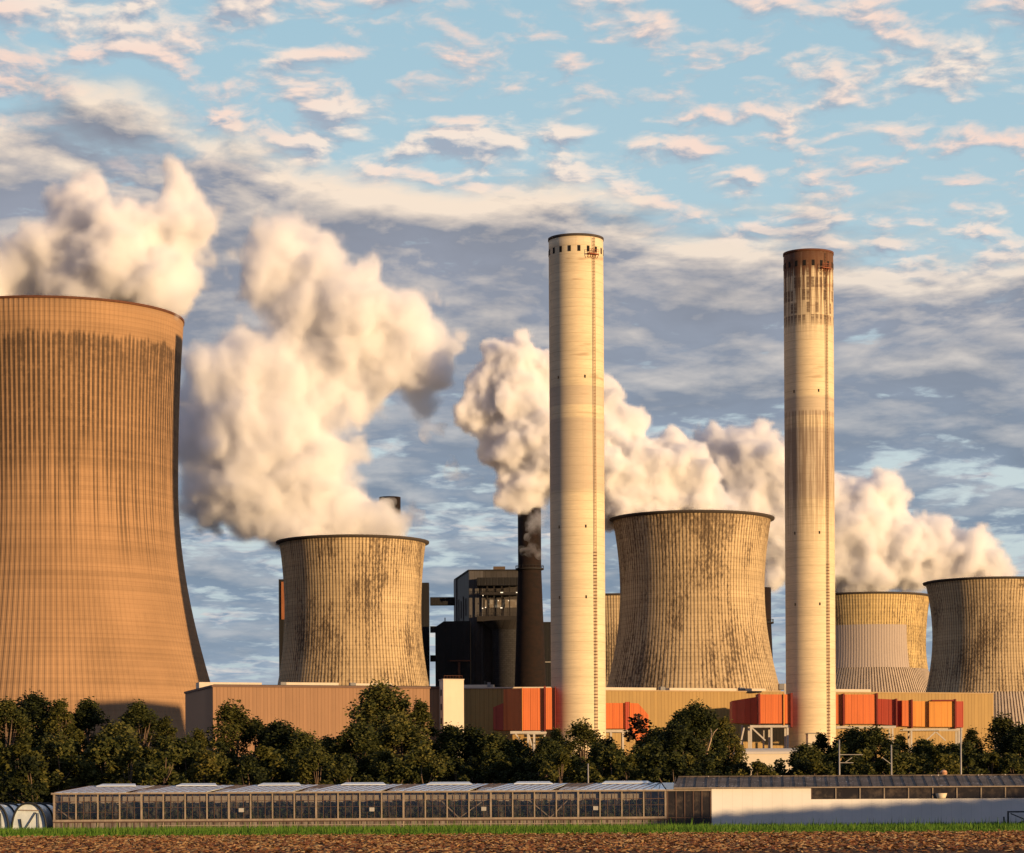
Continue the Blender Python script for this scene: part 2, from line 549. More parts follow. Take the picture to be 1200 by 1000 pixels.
# ------------------------------------------------------------------ tall chimneys
def chimney_mat(name, rusty, H):
    def fn(N, b):
        co = objco(N)
        x, y, z = N.sep(co)
        th = N.m('ARCTAN2', y, x)
        zn = N.m('DIVIDE', z, H)
        band = N.noise(N.xyz(N.m('MULTIPLY', th, 0.5), 0.0, z), 0.16, 5, 0.7)
        fine = N.noise(N.xyz(N.m('MULTIPLY', th, 3.0), 0.0, N.m('MULTIPLY', z, 3.0)), 0.7, 4, 0.7)
        lift = N.m('FRACT', N.m('DIVIDE', z, 2.4))
        joint = N.ss(N.m('ABSOLUTE', N.m('SUBTRACT', lift, 0.5)), 0.46, 0.49)
        tone = N.lin(N.m('ADD', N.m('MULTIPLY', band, 0.6), N.m('MULTIPLY', fine, 0.4)), 0.32, 0.68, 0.72, 1.14)
        col = N.mix(1.0, (0.72, 0.58, 0.37), N.xyz(tone, tone, tone), 'MULTIPLY')
        col = N.mix(1.0, col, N.mix(N.m('MULTIPLY', joint, N.lin(fine, 0.35, 0.6)), (1, 1, 1), (0.66, 0.60, 0.54)), 'MULTIPLY')
        ring = N.ss(N.noise(N.xyz(N.m('MULTIPLY', th, 1.5), 0.0, N.m('MULTIPLY', z, 1.0)), 0.33, 3, 0.6), 0.62, 0.72)
        col = N.mix(N.m('MULTIPLY', ring, N.ss(zn, 0.6, 0.8, 0.05, 0.55)), col, (0.34, 0.22, 0.13))
        wide = N.m('MULTIPLY', N.ss(zn, 0.555, 0.57), N.ss(zn, 0.745, 0.74))
        wide = N.m('MULTIPLY', wide, N.m('SUBTRACT', 1.0, N.m('MULTIPLY', N.ss(zn, 0.685, 0.69), N.ss(zn, 0.712, 0.707))))
        col = N.mix(N.m('MULTIPLY', wide, 0.5), col, (0.40, 0.32, 0.25))
        drip = N.noise(N.xyz(N.m('MULTIPLY', th, 9.0), 0.0, N.m('MULTIPLY', z, 0.035)), 1.0, 5, 0.65)
        if rusty:
            st = N.m('MULTIPLY', N.ss(drip, 0.41, 0.56), N.m('MAXIMUM', N.m('MULTIPLY', N.ss(zn, 0.83, 0.95), 0.95), N.m('MULTIPLY', N.m('MULTIPLY', N.ss(zn, 0.45, 0.6), N.ss(zn, 0.72, 0.715)), 0.55)))
            col = N.mix(st, col, (0.13, 0.07, 0.04))
            wc = N.n('ShaderNodeTexWhiteNoise', noise_dimensions='2D')
            N.put(wc.inputs['Vector'], N.xyz(N.m('FLOOR', N.m('MULTIPLY', th, 5.6)), N.m('FLOOR', N.m('DIVIDE', z, 3.6)), 0.0))
            cell = N.m('MULTIPLY', N.m('GREATER_THAN', wc.outputs['Value'], 0.45), N.m('MULTIPLY', N.ss(N.m('FRACT', N.m('DIVIDE', z, 3.6)), 0.12, 0.2), N.ss(N.m('ABSOLUTE', N.m('SUBTRACT', N.m('FRACT', N.m('MULTIPLY', th, 5.6)), 0.5)), 0.42, 0.34)))
            cell = N.m('MULTIPLY', cell, N.m('MULTIPLY', N.ss(zn, 0.86, 0.885), N.ss(fine, 0.25, 0.55)))
            col = N.mix(N.m('MULTIPLY', cell, 0.8), col, (0.10, 0.06, 0.04))
            cap = N.ss(N.m('ADD', zn, N.m('MULTIPLY', N.m('SUBTRACT', drip, 0.5), 0.06)), 0.955, 0.972)
            col = N.mix(N.m('MULTIPLY', cap, 0.93), col, (0.12, 0.055, 0.03))
        else:
            st = N.m('MULTIPLY', N.ss(drip, 0.55, 0.72), N.ss(zn, 0.97, 1.0, 0.06, 0.8))
            col = N.mix(st, col, (0.20, 0.11, 0.06))
        bump(N, b, fine, 0.15, 0.1)
        return col
    return mat(name, fn, 0.85, 0.2)


hole = worn('black opening', (0.012, 0.010, 0.009), 0.95, 0.2, 0.5)
steel = worn('galvanised steel', (0.36, 0.33, 0.29), 0.6, 0.25, 0.6, 0.3)
rust_red = worn('red-brown primer steel', (0.28, 0.075, 0.03), 0.7, 0.3, 0.7)


def chimney(pxc, Y, rpx, topy, rusty, label):
    c = P(pxc, 880, Y)
    c.z = 0
    r = rpx * Y / F
    H = (P(pxc, topy, Y)).z
    t = thing('chimney', c, label, 'chimney')
    m = MB()
    n = 96
    prof = [(r * (1.0 + 0.0 * i), H * i / 60) for i in range(61)]
    m.lathe(c, prof + [(r - 0.6, H), (r - 0.6, H - 12)], n)
    m.build('shaft', chimney_mat('pale slip-formed concrete', rusty, H), t)
    MB().lathe(c, [(r - 0.7, H - 0.2), (r + 0.16, H - 0.2), (r + 0.16, H + 0.45), (r - 0.7, H + 0.45), (r - 0.7, H - 0.2)], n).build('rim', rust if rusty else rim_dark, t)
    # ring of openings below the rim
    nwin = 18
    for i in range(nwin):
        a = -math.pi / 2 + 2 * math.pi * (i + 0.25) / nwin
        ra = Vector((math.cos(a), math.sin(a), 0))
        ta = Vector((-math.sin(a), math.cos(a), 0))
        zc = H - 3.6
        w, h = 0.40, 0.80
        q = c + ra * (r - 0.25)
        mm = MB().hexa([q - ta * w + Vector((0, 0, zc - h)), q + ta * w + Vector((0, 0, zc - h)), q + ta * w + ra * 0.32 + Vector((0, 0, zc - h)), q - ta * w + ra * 0.32 + Vector((0, 0, zc - h))],
                       [q - ta * w + Vector((0, 0, zc + h)), q + ta * w + Vector((0, 0, zc + h)), q + ta * w + ra * 0.32 + Vector((0, 0, zc + h)), q - ta * w + ra * 0.32 + Vector((0, 0, zc + h))])
        mm.build('opening', hole, t)
    # caged ladder
    la = -math.pi / 2 + math.asin(0.60)
    ra = Vector((math.cos(la), math.sin(la), 0))
    ta = Vector((-math.sin(la), math.cos(la), 0))
    m = MB()
    for sgn in (-1, 1):
        q = c + ra * (r + 0.45) + ta * 0.22 * sgn
        m.bar(q + Vector((0, 0, 4)), q + Vector((0, 0, H - 0.5)), 0.13)
    zz = 4.0
    while zz < H - 0.5:
        q = c + ra * (r + 0.45)
        m.bar(q - ta * 0.32 + Vector((0, 0, zz)), q + ta * 0.32 + Vector((0, 0, zz)), 0.09)
        if int(zz * 10) % 3 == 0:
            q2 = c + ra * (r + 0.42)
            m.bar(q2 - ta * 0.45 + Vector((0, 0, zz)), q2 + ta * 0.45 + Vector((0, 0, zz)), 0.16, 0.22)
        zz += 0.9
    m.build('ladder', rust, t)
    m = MB()
    q = c + ra * (r + 0.02) - ta * 0.3 + Vector((0, 0, H - 5.2))
    for sgn0, sgn1 in ((-1.9, 1.4),):
        m.hexa([q + ta * sgn0, q + ta * sgn1, q + ta * sgn1 + ra * 1.2, q + ta * sgn0 + ra * 1.2], [v + Vector((0, 0, 0.25)) for v in (q + ta * sgn0, q + ta * sgn1, q + ta * sgn1 + ra * 1.2, q + ta * sgn0 + ra * 1.2)])
        for s_ in (-1.9, -1.1, -0.3, 0.6, 1.4):
            m.bar(q + ta * s_ + ra * 1.15, q + ta * s_ + ra * 1.15 + Vector((0, 0, 1.3)), 0.09)
            m.bar(q + ta * s_ + ra * 0.2 - Vector((0, 0, 0.9)), q + ta * s_ + ra * 1.1, 0.12)
        m.bar(q + ta * -1.9 + ra * 1.15 + Vector((0, 0, 1.3)), q + ta * 1.4 + ra * 1.15 + Vector((0, 0, 1.3)), 0.09)
        m.bar(q + ta * -1.9 + ra * 1.15 + Vector((0, 0, 0.75)), q + ta * 1.4 + ra * 1.15 + Vector((0, 0, 0.75)), 0.07)
    m.build('platform', rust_red, t)
    # small dark vent slots up the shaft
    for py in (446, 620, 702) if not rusty else (462, 627, 710):
        for fr in (-0.68, 0.28):
            a = -math.pi / 2 + math.asin(fr)
            q = c + Vector((math.cos(a), math.sin(a), 0)) * (r + 0.0)
            z = P(pxc, py, Y).z
            MB().box(q.x - 0.2, q.x + 0.2, q.y - 0.12, q.y + 0.3, z - 0.4, z + 0.4).build('vent_slot', hole, t)
    return t, c


chimney(678.2, 750, 32.0, 282, False, 'tall pale chimney with a ring of small square openings under its clean rim')
chimney(950.5, 790, 29.0, 299, True, 'tall pale chimney with a rust-brown stained top')


# ------------------------------------------------------------------ halls
def ribbed(name, col, pitch, var=0.15, ax='x', dirty=(0.5, 0.45, 0.4)):
    """profiled sheet cladding: upright ribs, sheet joints, faint run-off"""
    def fn(N, b):
        co = objco(N)
        x, y, z = N.sep(co)
        u = N.m('DIVIDE', N.m('ADD', x, N.m('MULTIPLY', y, 0.31)), pitch)
        idx = N.m('FLOOR', u)
        fr = N.m('SUBTRACT', u, idx)
        seam = N.ss(N.m('ABSOLUTE', N.m('SUBTRACT', fr, 0.5)), 0.40, 0.47)
        wn = N.n('ShaderNodeTexWhiteNoise', noise_dimensions='1D')
        N.put(wn.inputs['W'], idx)
        fine = N.m('PINGPONG', N.m('MULTIPLY', u, 4.0), 0.5)
        tone = N.m('ADD', N.lin(wn.outputs['Value'], 0, 1, 1 - var * 0.5, 1 + var * 0.4), N.m('MULTIPLY', N.m('SUBTRACT', N.noise(co, 0.12, 5, 0.6), 0.5), var * 1.6))
        run = N.noise(N.xyz(N.m('MULTIPLY', u, 3.0), 0.0, N.m('MULTIPLY', z, 0.06)), 1.0, 4, 0.65)
        tone = N.m('MULTIPLY', tone, N.lin(run, 0.35, 0.7, 1.04, 0.86))
        c = N.mix(1.0, col, N.xyz(tone, tone, tone), 'MULTIPLY')
        c = N.mix(N.m('MULTIPLY', seam, 0.55), c, N.mix(1.0, c, dirty, 'MULTIPLY'))
        bump(N, b, N.m('SUBTRACT', fine, N.m('MULTIPLY', seam, 0.5)), 0.35, 0.12)
        return c
    return mat(name, fn, 0.62, 0.3)


clad_brown = ribbed('brown-orange sheet cladding', (0.31, 0.168, 0.085), 0.85)
clad_ochre = ribbed('ochre sheet cladding', (0.37, 0.23, 0.072), 1.25)
clad_white = worn('white rendered panel', (0.68, 0.58, 0.43), 0.7, 0.08, 0.3)
cream_roof = worn('cream roof sheet', (0.62, 0.52, 0.40), 0.7, 0.15, 0.3)
dark_roof = worn('bitumen roof', (0.06, 0.055, 0.05), 0.9, 0.3, 0.3)
grey_box = worn('grey sheet', (0.22, 0.21, 0.20), 0.7, 0.2, 0.4)


def V2(p):
    return Vector((p[0], p[1], 0))


# long brown hall, turned a little so that its shaded end shows
t = thing('factory_hall', (-65.6, 600, 0), 'long brown-orange sheet-clad hall with a shaded end wall, in front of the huge tower', 'hall')
f = Vector((33, 10, 0)).normalized()
g = Vector((-10, 33, 0)).normalized()
A0 = Vector((-65.6, 600, 0))
HA = 29.6
LA = 54.5
foot = [A0, A0 + f * LA, A0 + f * LA + g * 34.5, A0 + g * 34.5]
MB().prism(foot, -0.5, HA).build('wall', clad_brown, t)
fo = [A0 - f * .25 - g * .25, A0 + f * (LA + .25) - g * .25, A0 + f * (LA + .25) + g * 34.75, A0 - f * .25 + g * 34.75]
MB().prism(fo, HA + 0.004, HA + 0.45).build('roof_edge', worn('brown trim', (0.16, 0.09, 0.06), 0.7, 0.15), t)
MB().prism([A0 + f * .4 + g * .4, A0 + f * (LA - .4) + g * .4, A0 + f * (LA - .4) + g * 34, A0 + f * .4 + g * 34], HA + 0.46, HA + 0.6).build('roof', dark_roof, t)
for a, b, dep, hh in ((1.0, 15.5, 22, 1.5), (17.5, 30.5, 9, 1.0), (34.5, 43, 9, 0.9)):
    q = [A0 + f * a + g * dep, A0 + f * b + g * dep, A0 + f * b + g * (dep + 4), A0 + f * a + g * (dep + 4)]
    MB().prism(q, HA + 0.61, HA + 0.6 + hh).build('roof_light', cream_roof, t)
for a in (16.5, 32.5):
    q = A0 + f * a + g * 6
    MB().prism([q, q + f * 1.3, q + f * 1.3 + g * 1.3, q + g * 1.3], HA + 0.61, HA + 1.5).build('roof_vent', grey_box, t)
q = A0 + g * 26
MB().prism([q - f * .35, q - f * .01, q - f * .01 + g * 2.4, q - f * .35 + g * 2.4], 9.0, 15.5).build('end_door', grey_box, t)

# white stair tower standing before it
B0 = A0 + f * 51.6 - g * 3.46
t = thing('stair_tower', B0, 'narrow white rendered stair tower at the end of the brown hall', 'stair tower')
zt_ = P(531, 797, 612).z
MB().prism([B0, B0 + f * 4.75, B0 + f * 4.75 + g * 3.4, B0 + g * 3.4], -0.5, zt_).build('wall', clad_white, t)
MB().prism([B0 - f * .1 - g * .1, B0 + f * 4.85 - g * .1, B0 + f * 4.85 + g * 3.5, B0 - f * .1 + g * 3.5], zt_ + 0.004, zt_ + 0.25).build('coping', cream_roof, t)
m = MB()
for k in range(7):
    q = B0 + f * (0.3 + k * 0.7) + g * 0.4
    m.bar(q + Vector((0, 0, zt_ + .25)), q + Vector((0, 0, zt_ + 1.0)), 0.07)
m.bar(B0 + f * .3 + g * .4 + Vector((0, 0, zt_ + 1.0)), B0 + f * 4.5 + g * .4 + Vector((0, 0, zt_ + 1.0)), 0.07)
m.build('railing', rust, t)
for k in range(6):
    q = B0 + g * 1.4 + Vector((0, 0, zt_ - 3.5 - k * 3.2))
    MB().prism([q - f * .06, q + f * .02, q + f * .02 + g * 0.9, q - f * .06 + g * 0.9], q.z, q.z + 1.4).build('window', hole, t)

# hall behind the first chimney
x0, x1 = P(526, 806, 775).x, P(692, 806, 775).x
zt_ = P(560, 807, 775).z
t = thing('factory_hall', (x0, 775, 0), 'ochre hall section in the shade of the clean-rimmed chimney', 'hall')
MB().box(x0, x1, 775, 800, -0.5, zt_).build('wall', clad_ochre, t)
MB().box(x0 - .2, x1 + .2, 774.75, 800.2, zt_ + .004, zt_ + .35).build('roof_edge', cream_roof, t)
MB().box(x0 + 1, P(579, 800, 779).x, 779, 783, zt_ + .36, zt_ + 1.25).build('roof_light', cream_roof, t)
MB().box(P(571, 800, 780).x, P(575, 800, 780).x, 778, 778.9, zt_ + .36, zt_ + 1.9).build('roof_vent', grey_box, t)

# long ochre hall
C0, C1 = P(688, 952, 865), P(1165, 952, 905)
C0.z = C1.z = 0
f2 = (C1 - C0).normalized()
g2 = Vector((-f2.y, f2.x, 0))
LC = (C1 - C0).length
zc_ = P(1165, 813.5, 905).z
t = thing('factory_hall', C0, 'long ochre ribbed hall running behind both chimneys and the orange ducts', 'hall')
MB().prism([C0, C1, C1 + g2 * 26, C0 + g2 * 26], -0.5, zc_).build('wall', clad_ochre, t)
MB().prism([C0 - g2 * .2, C1 - g2 * .2 + f2 * .2, C1 + g2 * 26.2 + f2 * .2, C0 + g2 * 26.2], zc_ + .004, zc_ + .4).build('roof_edge', worn('ochre trim', (0.40, 0.27, 0.13), 0.7, 0.2), t)
for a, b in ((5, 24.5), (29, 52), (55, 62), (78, 99)):
    q = [C0 + f2 * a + g2 * 3, C0 + f2 * b + g2 * 3, C0 + f2 * b + g2 * 7, C0 + f2 * a + g2 * 7]
    MB().prism(q, zc_ + .41, zc_ + 1.35).build('roof_light', cream_roof, t)
for a in (26, 53.2):
    q = C0 + f2 * a + g2 * 3
    MB().prism([q, q + f2 * 1.6, q + f2 * 1.6 + g2 * 2, q + g2 * 2], zc_ + .41, zc_ + 1.7).build('roof_vent', grey_box, t)

# grey plant box on that roof by the second chimney
q0, q1 = P(914, 801, 870), P(921, 812, 870)
t = thing('roof_cabin', (q0.x, 870, zc_ + .4), 'small grey cabin on the ochre hall roof beside the rusty-topped chimney', 'cabin')
MB().box(q0.x, q1.x, 872, 876, zc_ + .41, q0.z).build('cabin_body', grey_box, t)
m = MB()
for k in range(3):
    xx = q0.x + .15 + k * (q1.x - q0.x - .3) / 2
    m.bar((xx, 872.2, q0.z), (xx, 872.2, q0.z + .9), .08)
m.bar((q0.x, 872.2, q0.z + .9), (q1.x, 872.2, q0.z + .9), .08)
m.build('railing', steel, t)

# ------------------------------------------------------------------ dark boiler house group
dark_clad = ribbed('black-brown sheet cladding', (0.010, 0.009, 0.009), 2.4, 0.3)  # very dark base tone shared by the boiler group
dark_clad2 = ribbed('dark grey sheet cladding', (0.045, 0.039, 0.036), 2.2, 0.3)
greyc = ribbed('grey sheet cladding', (0.085, 0.078, 0.076), 2.2, 0.25)
dark_steel = worn('dark steel', (0.022, 0.018, 0.016), 0.8, 0.3, 0.5)
YB = 1100.0


def pbox(m, xa, ya, xb, yb, Y, dep):
    """solid whose front shows from (xa, ya) top left to (xb, yb) bottom right at depth Y"""
    a, b = P(xa, ya, Y), P(xb, yb, Y)
    return m.box(a.x, b.x, Y, Y + dep, b.z, a.z)


t = thing('conveyor_tower', P(499, 952, YB + 6) * 1, 'slim black tower joined to the boiler house by conveyor bridges', 'conveyor tower')
t.location.z = 0; t['_w'] = (t.location.x, t.location.y, 0)
pbox(MB(), 489, 683, 504, 952, YB + 6, 6).build('shaft', dark_clad, t)
pbox(MB(), 504.02, 700, 533, 709, YB + 7, 4).build('conveyor_bridge', dark_clad, t)
pbox(MB(), 504.02, 734, 512, 741, YB + 7, 4).build('conveyor_bridge', dark_clad, t)
pbox(MB(), 504.02, 768, 512, 775, YB + 7, 4).build('conveyor_bridge', dark_clad, t)

bx = P(551, 952, YB); bx.z = 0
t = thing('boiler_house', bx, 'dark boiler house with lit gantries over a round silo, left of the clean-rimmed chimney', 'boiler house')
zB = P(551, 669.5, YB).z
l0, l1 = P(533, 678, YB + 45), bx
X640 = P(608, 700, YB).x + 8
# main block: foot turns back on its left side
MB().prism([(bx.x, YB), (X640, YB), (X640, YB + 50), (l0.x, YB + 45)], -0.5, zB).build('main_block', dark_clad2, t)
MB().prism([(bx.x, YB - .35), (P(566, 670, YB).x, YB - .35), (P(566, 670, YB).x, YB - .01), (bx.x, YB - .01)], -0.5, zB + .02).build('corner_panel', greyc, t)
d = Vector((l0.x - bx.x, 45, 0)).normalized(); nrm = Vector((-d.y, d.x, 0))
q0 = Vector((bx.x, YB, 0)) + d * 38; q1 = Vector((bx.x, YB, 0)) + d * 45.6
MB().prism([q0 + nrm * .02, q1 + nrm * .02, q1 + nrm * .5, q0 + nrm * .5], -0.5, zB + .02).build('corner_panel', greyc, t)
MB().prism([(bx.x - .3, YB - .5), (X640, YB - .5), (X640, YB + 50), (l0.x - .4, YB + 45)], zB + .03, zB + .6).build('roof_edge', dark_steel, t)
pbox(MB(), 578, 664, 592, 669.2, YB + 8, 6).build('roof_house', worn('brown box', (0.10, 0.07, 0.05), .8), t)
for k in range(4):
    q = Vector((bx.x, YB, 0)) + d * (9 + k * 7.5) + nrm * .02
    MB().prism([q, q + d * 1.2, q + d * 1.2 + nrm * .35, q + nrm * .35], P(540, 724 + k % 2 * 6, YB + 20).z, P(540, 704 - (k % 2) * 4, YB + 20).z).build('side_duct', greyc, t)
# gantry: hood, two decks with rails, hopper
pbox(MB(), 559, 677, 608, 686, YB - 7, 6.6).build('hood', dark_clad, t)
for (ya, yb, xa) in ((694, 697, 563), (722, 728, 559)):
    dk = pbox(MB(), xa, ya, 608, yb, YB - 7, 6.6).build('deck', dark_steel, t)
    m = MB()
    a, b = P(xa, ya, YB - 7), P(608, ya, YB - 7)
    for zz in (0.7, 1.4):
        m.bar((a.x, YB - 6.9, a.z + zz), (b.x, YB - 6.9, a.z + zz), .16)
    xx = a.x
    while xx < b.x:
        m.bar((xx, YB - 6.9, a.z), (xx, YB - 6.9, a.z + 1.4), .14)
        xx += 1.3
    r_ = m.build('rail', dark_steel, t)
    r_.parent = dk; r_.location = Vector(r_['_w']) * 0 + (Vector(bx) - Vector(bx)); dk['_w'] = tuple(bx)
lamp_m = mat('lit lamp', lambda N, b: (N.put(b.inputs['Emission Color'], (1, 0.93, 0.78)), N.put(b.inputs['Emission Strength'], 0.45), (0.8, 0.8, 0.75))[2])
m = MB()
winm = mat('lit gallery glazing', lambda N, b: (N.put(b.inputs['Emission Color'], (1.0, 0.82, 0.55)), N.put(b.inputs['Emission Strength'], N.m('MULTIPLY', N.ss(N.noise(objco(N), 0.5, 3, 0.7), 0.4, 0.7), 0.10)), (0.16, 0.13, 0.10))[2], 0.5)
pbox(m, 568, 703, 608, 712, YB - .4, .35).build('gallery_window', winm, t)
for px, py, w in ((588, 694.5, 2.2), (605.5, 694.5, 1.2), (587.5, 712.5, 1.8), (565.5, 713, .9), (569, 712, .9), (566, 698, .8), (584, 704, .6), (596, 704, .6)):
    pbox(MB(), px - w * .7, py - .5, px + w * .7, py + .5, YB - 7.3, .25).build('gallery_lamp', lamp_m, t)
for px in (571, 579, 588, 597, 606):
    a = P(px, 686, YB - 4); b = P(px, 728, YB - 4)
    MB().bar((a.x, YB - 5, b.z), (a.x, YB - 5, a.z), .5).build('gallery_post', dark_steel, t)
# hopper and silo
sx = P(598, 800, YB - 6).x
ra = P(619, 700, YB - 6).x - sx
c = Vector((sx, YB - 7, 0))
MB().lathe(c, [(ra * .98, -0.5), (ra * .98, P(598, 739, YB - 6).z)], 48).build('silo', mat('silo plates', lambda N, b: (lambda br: N.mix(1.0, (0.034, 0.031, 0.030), br, 'MULTIPLY'))((lambda o: (N.put(o.inputs['Vector'], N.xyz(N.m('MULTIPLY', N.m('ARCTAN2', N.sep(N.vm('SUBTRACT', objco(N), (sx - bx.x, -7, 0)))[1], N.sep(N.vm('SUBTRACT', objco(N), (sx - bx.x, -7, 0)))[0]), 7.0), N.sep(objco(N))[2], 0.0)), N.put(o.inputs['Scale'], 0.32), N.put(o.inputs['Mortar Size'], 0.02), N.put(o.inputs['Color1'], (1.1, 1.1, 1.1)), N.put(o.inputs['Color2'], (0.75, 0.75, 0.75)), N.put(o.inputs['Mortar'], (0.4, 0.4, 0.4)), o.outputs[0])[-1])(N.n('ShaderNodeTexBrick')))), t)
MB().lathe(c, [(ra * 1.0, P(598, 739, YB - 6).z), (ra * 1.5, P(598, 729, YB - 6).z)], 48).build('hopper', dark_clad2, t)
pbox(MB(), 567, 798, 570, 805, YB - .5, .45).build('hatch', worn('pale hatch', (0.2, 0.2, 0.19)), t)

t = thing('bunker_block', P(530, 952, YB - 14), 'low black bunker block in front of the boiler house', 'bunker')
t.location.z = 0; t['_w'] = (t.location.x, t.location.y, 0)
a, b = P(510, 735, YB - 14), P(551, 728, YB - 14)
k_ = P(520, 728, YB - 14).x
MB().add([(a.x, YB - 14, -.5), (b.x, YB - 14, -.5), (b.x, YB - 14, b.z), (k_, YB - 14, b.z), (a.x, YB - 14, a.z), (a.x, YB - 2, -.5), (b.x, YB - 2, -.5), (b.x, YB - 2, b.z), (k_, YB - 2, b.z), (a.x, YB - 2, a.z)],
         [(0, 1, 2, 3, 4), (9, 8, 7, 6, 5), (0, 5, 6, 1), (1, 6, 7, 2), (2, 7, 8, 3), (3, 8, 9, 4), (4, 9, 5, 0)]).build('wall', dark_clad, t)
m = MB(); m.bar(P(527, 774.5, YB - 15), P(552, 774.5, YB - 15), .5); m.build('pipe', rust, t)
m = MB(); m.bar(P(538, 776, YB - 15), P(538, 808, YB - 15), 1.0); m.build('downpipe', rust, t)
m = MB(); m.bar(P(521.5, 728, YB - 12), P(521.5, 724, YB - 12), .4); m.build('roof_vent', dark_steel, t)

t = thing('bunker_block', P(650, 952, YB + 4), 'black block just peeping out beside the clean-rimmed chimney', 'bunker')
t.location.z = 0; t['_w'] = (t.location.x, t.location.y, 0)
pbox(MB(), 630, 730, 664, 954, YB + 4, 30).build('wall', dark_clad, t)
pbox(MB(), 629, 729, 665, 729.9, YB + 3.5, 31).build('roof_edge', dark_steel, t)
m = MB(); m.bar(P(634, 776, YB + 3), P(660, 776, YB + 3), .4); m.build('pipe', steel, t)

t = thing('conveyor_tower', P(334, 952, 1030), 'black shaft showing as a thin strip left of the tower behind the brown hall', 'conveyor tower')
t.location.z = 0; t['_w'] = (t.location.x, t.location.y, 0)
pbox(MB(), 326.5, 679, 350, 952, 1030, 12).build('shaft', dark_clad, t)
pbox(MB(), 329.5, 682, 350, 726, 1029.6, .35).build('orange_panel', worn('orange-brown sheet', (0.28, 0.10, 0.04), .7), t)

brick = mat('sooty brown brick', lambda N, b: N.mix(N.ss(N.noise(N.vm('MULTIPLY', objco(N), (1, 1, 2.5)), .35, 6, .65), .35, .7), (0.020, 0.011, 0.008), (0.011, 0.008, 0.007)), 0.9, .2)


def old_chimney(pxc, Y, topy, rtop, rbot, label, ring=None):
    c = P(pxc, 952, Y); c.z = 0
    t = thing('old_chimney', c, label, 'chimney')
    s = Y / F
    H = P(pxc, topy, Y).z
    zb = P(pxc, 806, Y).z
    zr = P(pxc, ring or topy + 80, Y).z
    slope = (rbot - rtop) * s / (zr - zb)
    MB().lathe(c, [(rtop * s + slope * zr, -.5), (rtop * s, zr), (rtop * s, H), (rtop * s - .5, H), (rtop * s - .5, H - 6)], 48).build('shaft', brick, t)
    MB().lathe(c, [(rtop * s, zr - .6), (rtop * s + 1.0, zr - .3), (rtop * s + 1.0, zr + .2), (rtop * s, zr + .2)], 48, False).build('ring_platform', dark_steel, t)
    m = MB()
    for i in range(24):
        a = 2 * math.pi * i / 24
        q = c + Vector((math.cos(a), math.sin(a), 0)) * (rtop * s + .95)
        m.bar(q + Vector((0, 0, zr)), q + Vector((0, 0, zr + 1.2)), .12)
    m.lathe(c, [(rtop * s + .9, zr + 1.1), (rtop * s + 1.0, zr + 1.1), (rtop * s + 1.0, zr + 1.25), (rtop * s + .9, zr + 1.25)], 24, False)
    m.build('ring_rail', dark_steel, t)


old_chimney(622.3, 1060, 588, 13.6, 18.5, 'tapering sooty brown chimney in front of the boiler house', 667)
old_chimney(459, 1090, 583, 12.5, 18, 'sooty brown chimney with only its top showing through steam', 660)
old_chimney(891, 1060, 689, 14, 17, 'dark chimney strip showing beside the right flank of the middle tower', 730)

# ------------------------------------------------------------------ orange flue ducts
def paint(name, col):
    return ribbed(name, col, 1.9, 0.14, dirty=(0.65, 0.55, 0.5))


duct_or = paint('orange duct paint', (0.66, 0.165, 0.045))
duct_rd = paint('red duct tone', (0.46, 0.075, 0.04))  # redder, darker tone on the turned and end sections
duct_yl = paint('amber duct paint', (0.72, 0.30, 0.06))
duct_dk = worn('dark red duct flange', (0.20, 0.03, 0.02), .7)
frame_m = worn('pale painted frame steel', (0.50, 0.45, 0.38), .6, .2, .5)


def duct_section(t, name, m_, front, back, tops, bots):
    """front: list of (px, Y) along the face; tops/bots: photo rows at these; back offset in metres"""
    n = len(front)
    vs, fs = [], []
    for off in (0, back):
        for (px, Y), ty, by in zip(front, tops, bots):
            a, b = P(px, ty, Y), P(px, by, Y)
            vs += [(b.x, Y + off, b.z), (a.x, Y + off, a.z)]
    q = 2 * n
    for i in range(n - 1):
        k = 2 * i
        fs += [(k, k + 2, k + 3, k + 1), (q + k + 2, q + k, q + k + 1, q + k + 3), (k + 1, k + 3, q + k + 3, q + k + 1), (k + 2, k, q + k, q + k + 2)]
    fs += [(0, 1, q + 1, q), (q - 1, q - 2, 2 * q - 2, 2 * q - 1)]
    return MB().add(vs, fs).build(name, m_, t)


def flange(t, px, Y, ty, by, w=.5, proud=.35, dep=9, m_=None):
    a, b = P(px, ty, Y), P(px, by, Y)
    MB().box(a.x - w / 2, a.x + w / 2, Y - proud, Y + dep, b.z - .3, a.z + .3).build('flange', m_ or duct_dk, t)


def frame(t, Y, deck, legs, braces, base=892, back=7, w=.55):
    """deck: (px0, px1, py); legs: px list; braces: ((px,py),(px,py))"""
    a, b = P(deck[0], deck[2], Y), P(deck[1], deck[2], Y)
    m = MB().box(a.x, b.x, Y - .1, Y + .6, a.z - .7, a.z)
    m.build('deck_beam', frame_m, t)
    MB().box(a.x, b.x, Y + back, Y + back + .6, a.z - .7, a.z).build('deck_beam', frame_m, t)
    for px in legs:
        q = P(px, deck[2], Y)
        for dy in (0.15, back):
            MB().bar((q.x, Y + dy, -.5), (q.x, Y + dy, q.z - .71), w).build('leg', frame_m, t)
    for (p, q) in braces:
        p, q = P(*p, Y + .3), P(*q, Y + .3)
        MB().bar(p, q, .4).build('brace', frame_m, t)


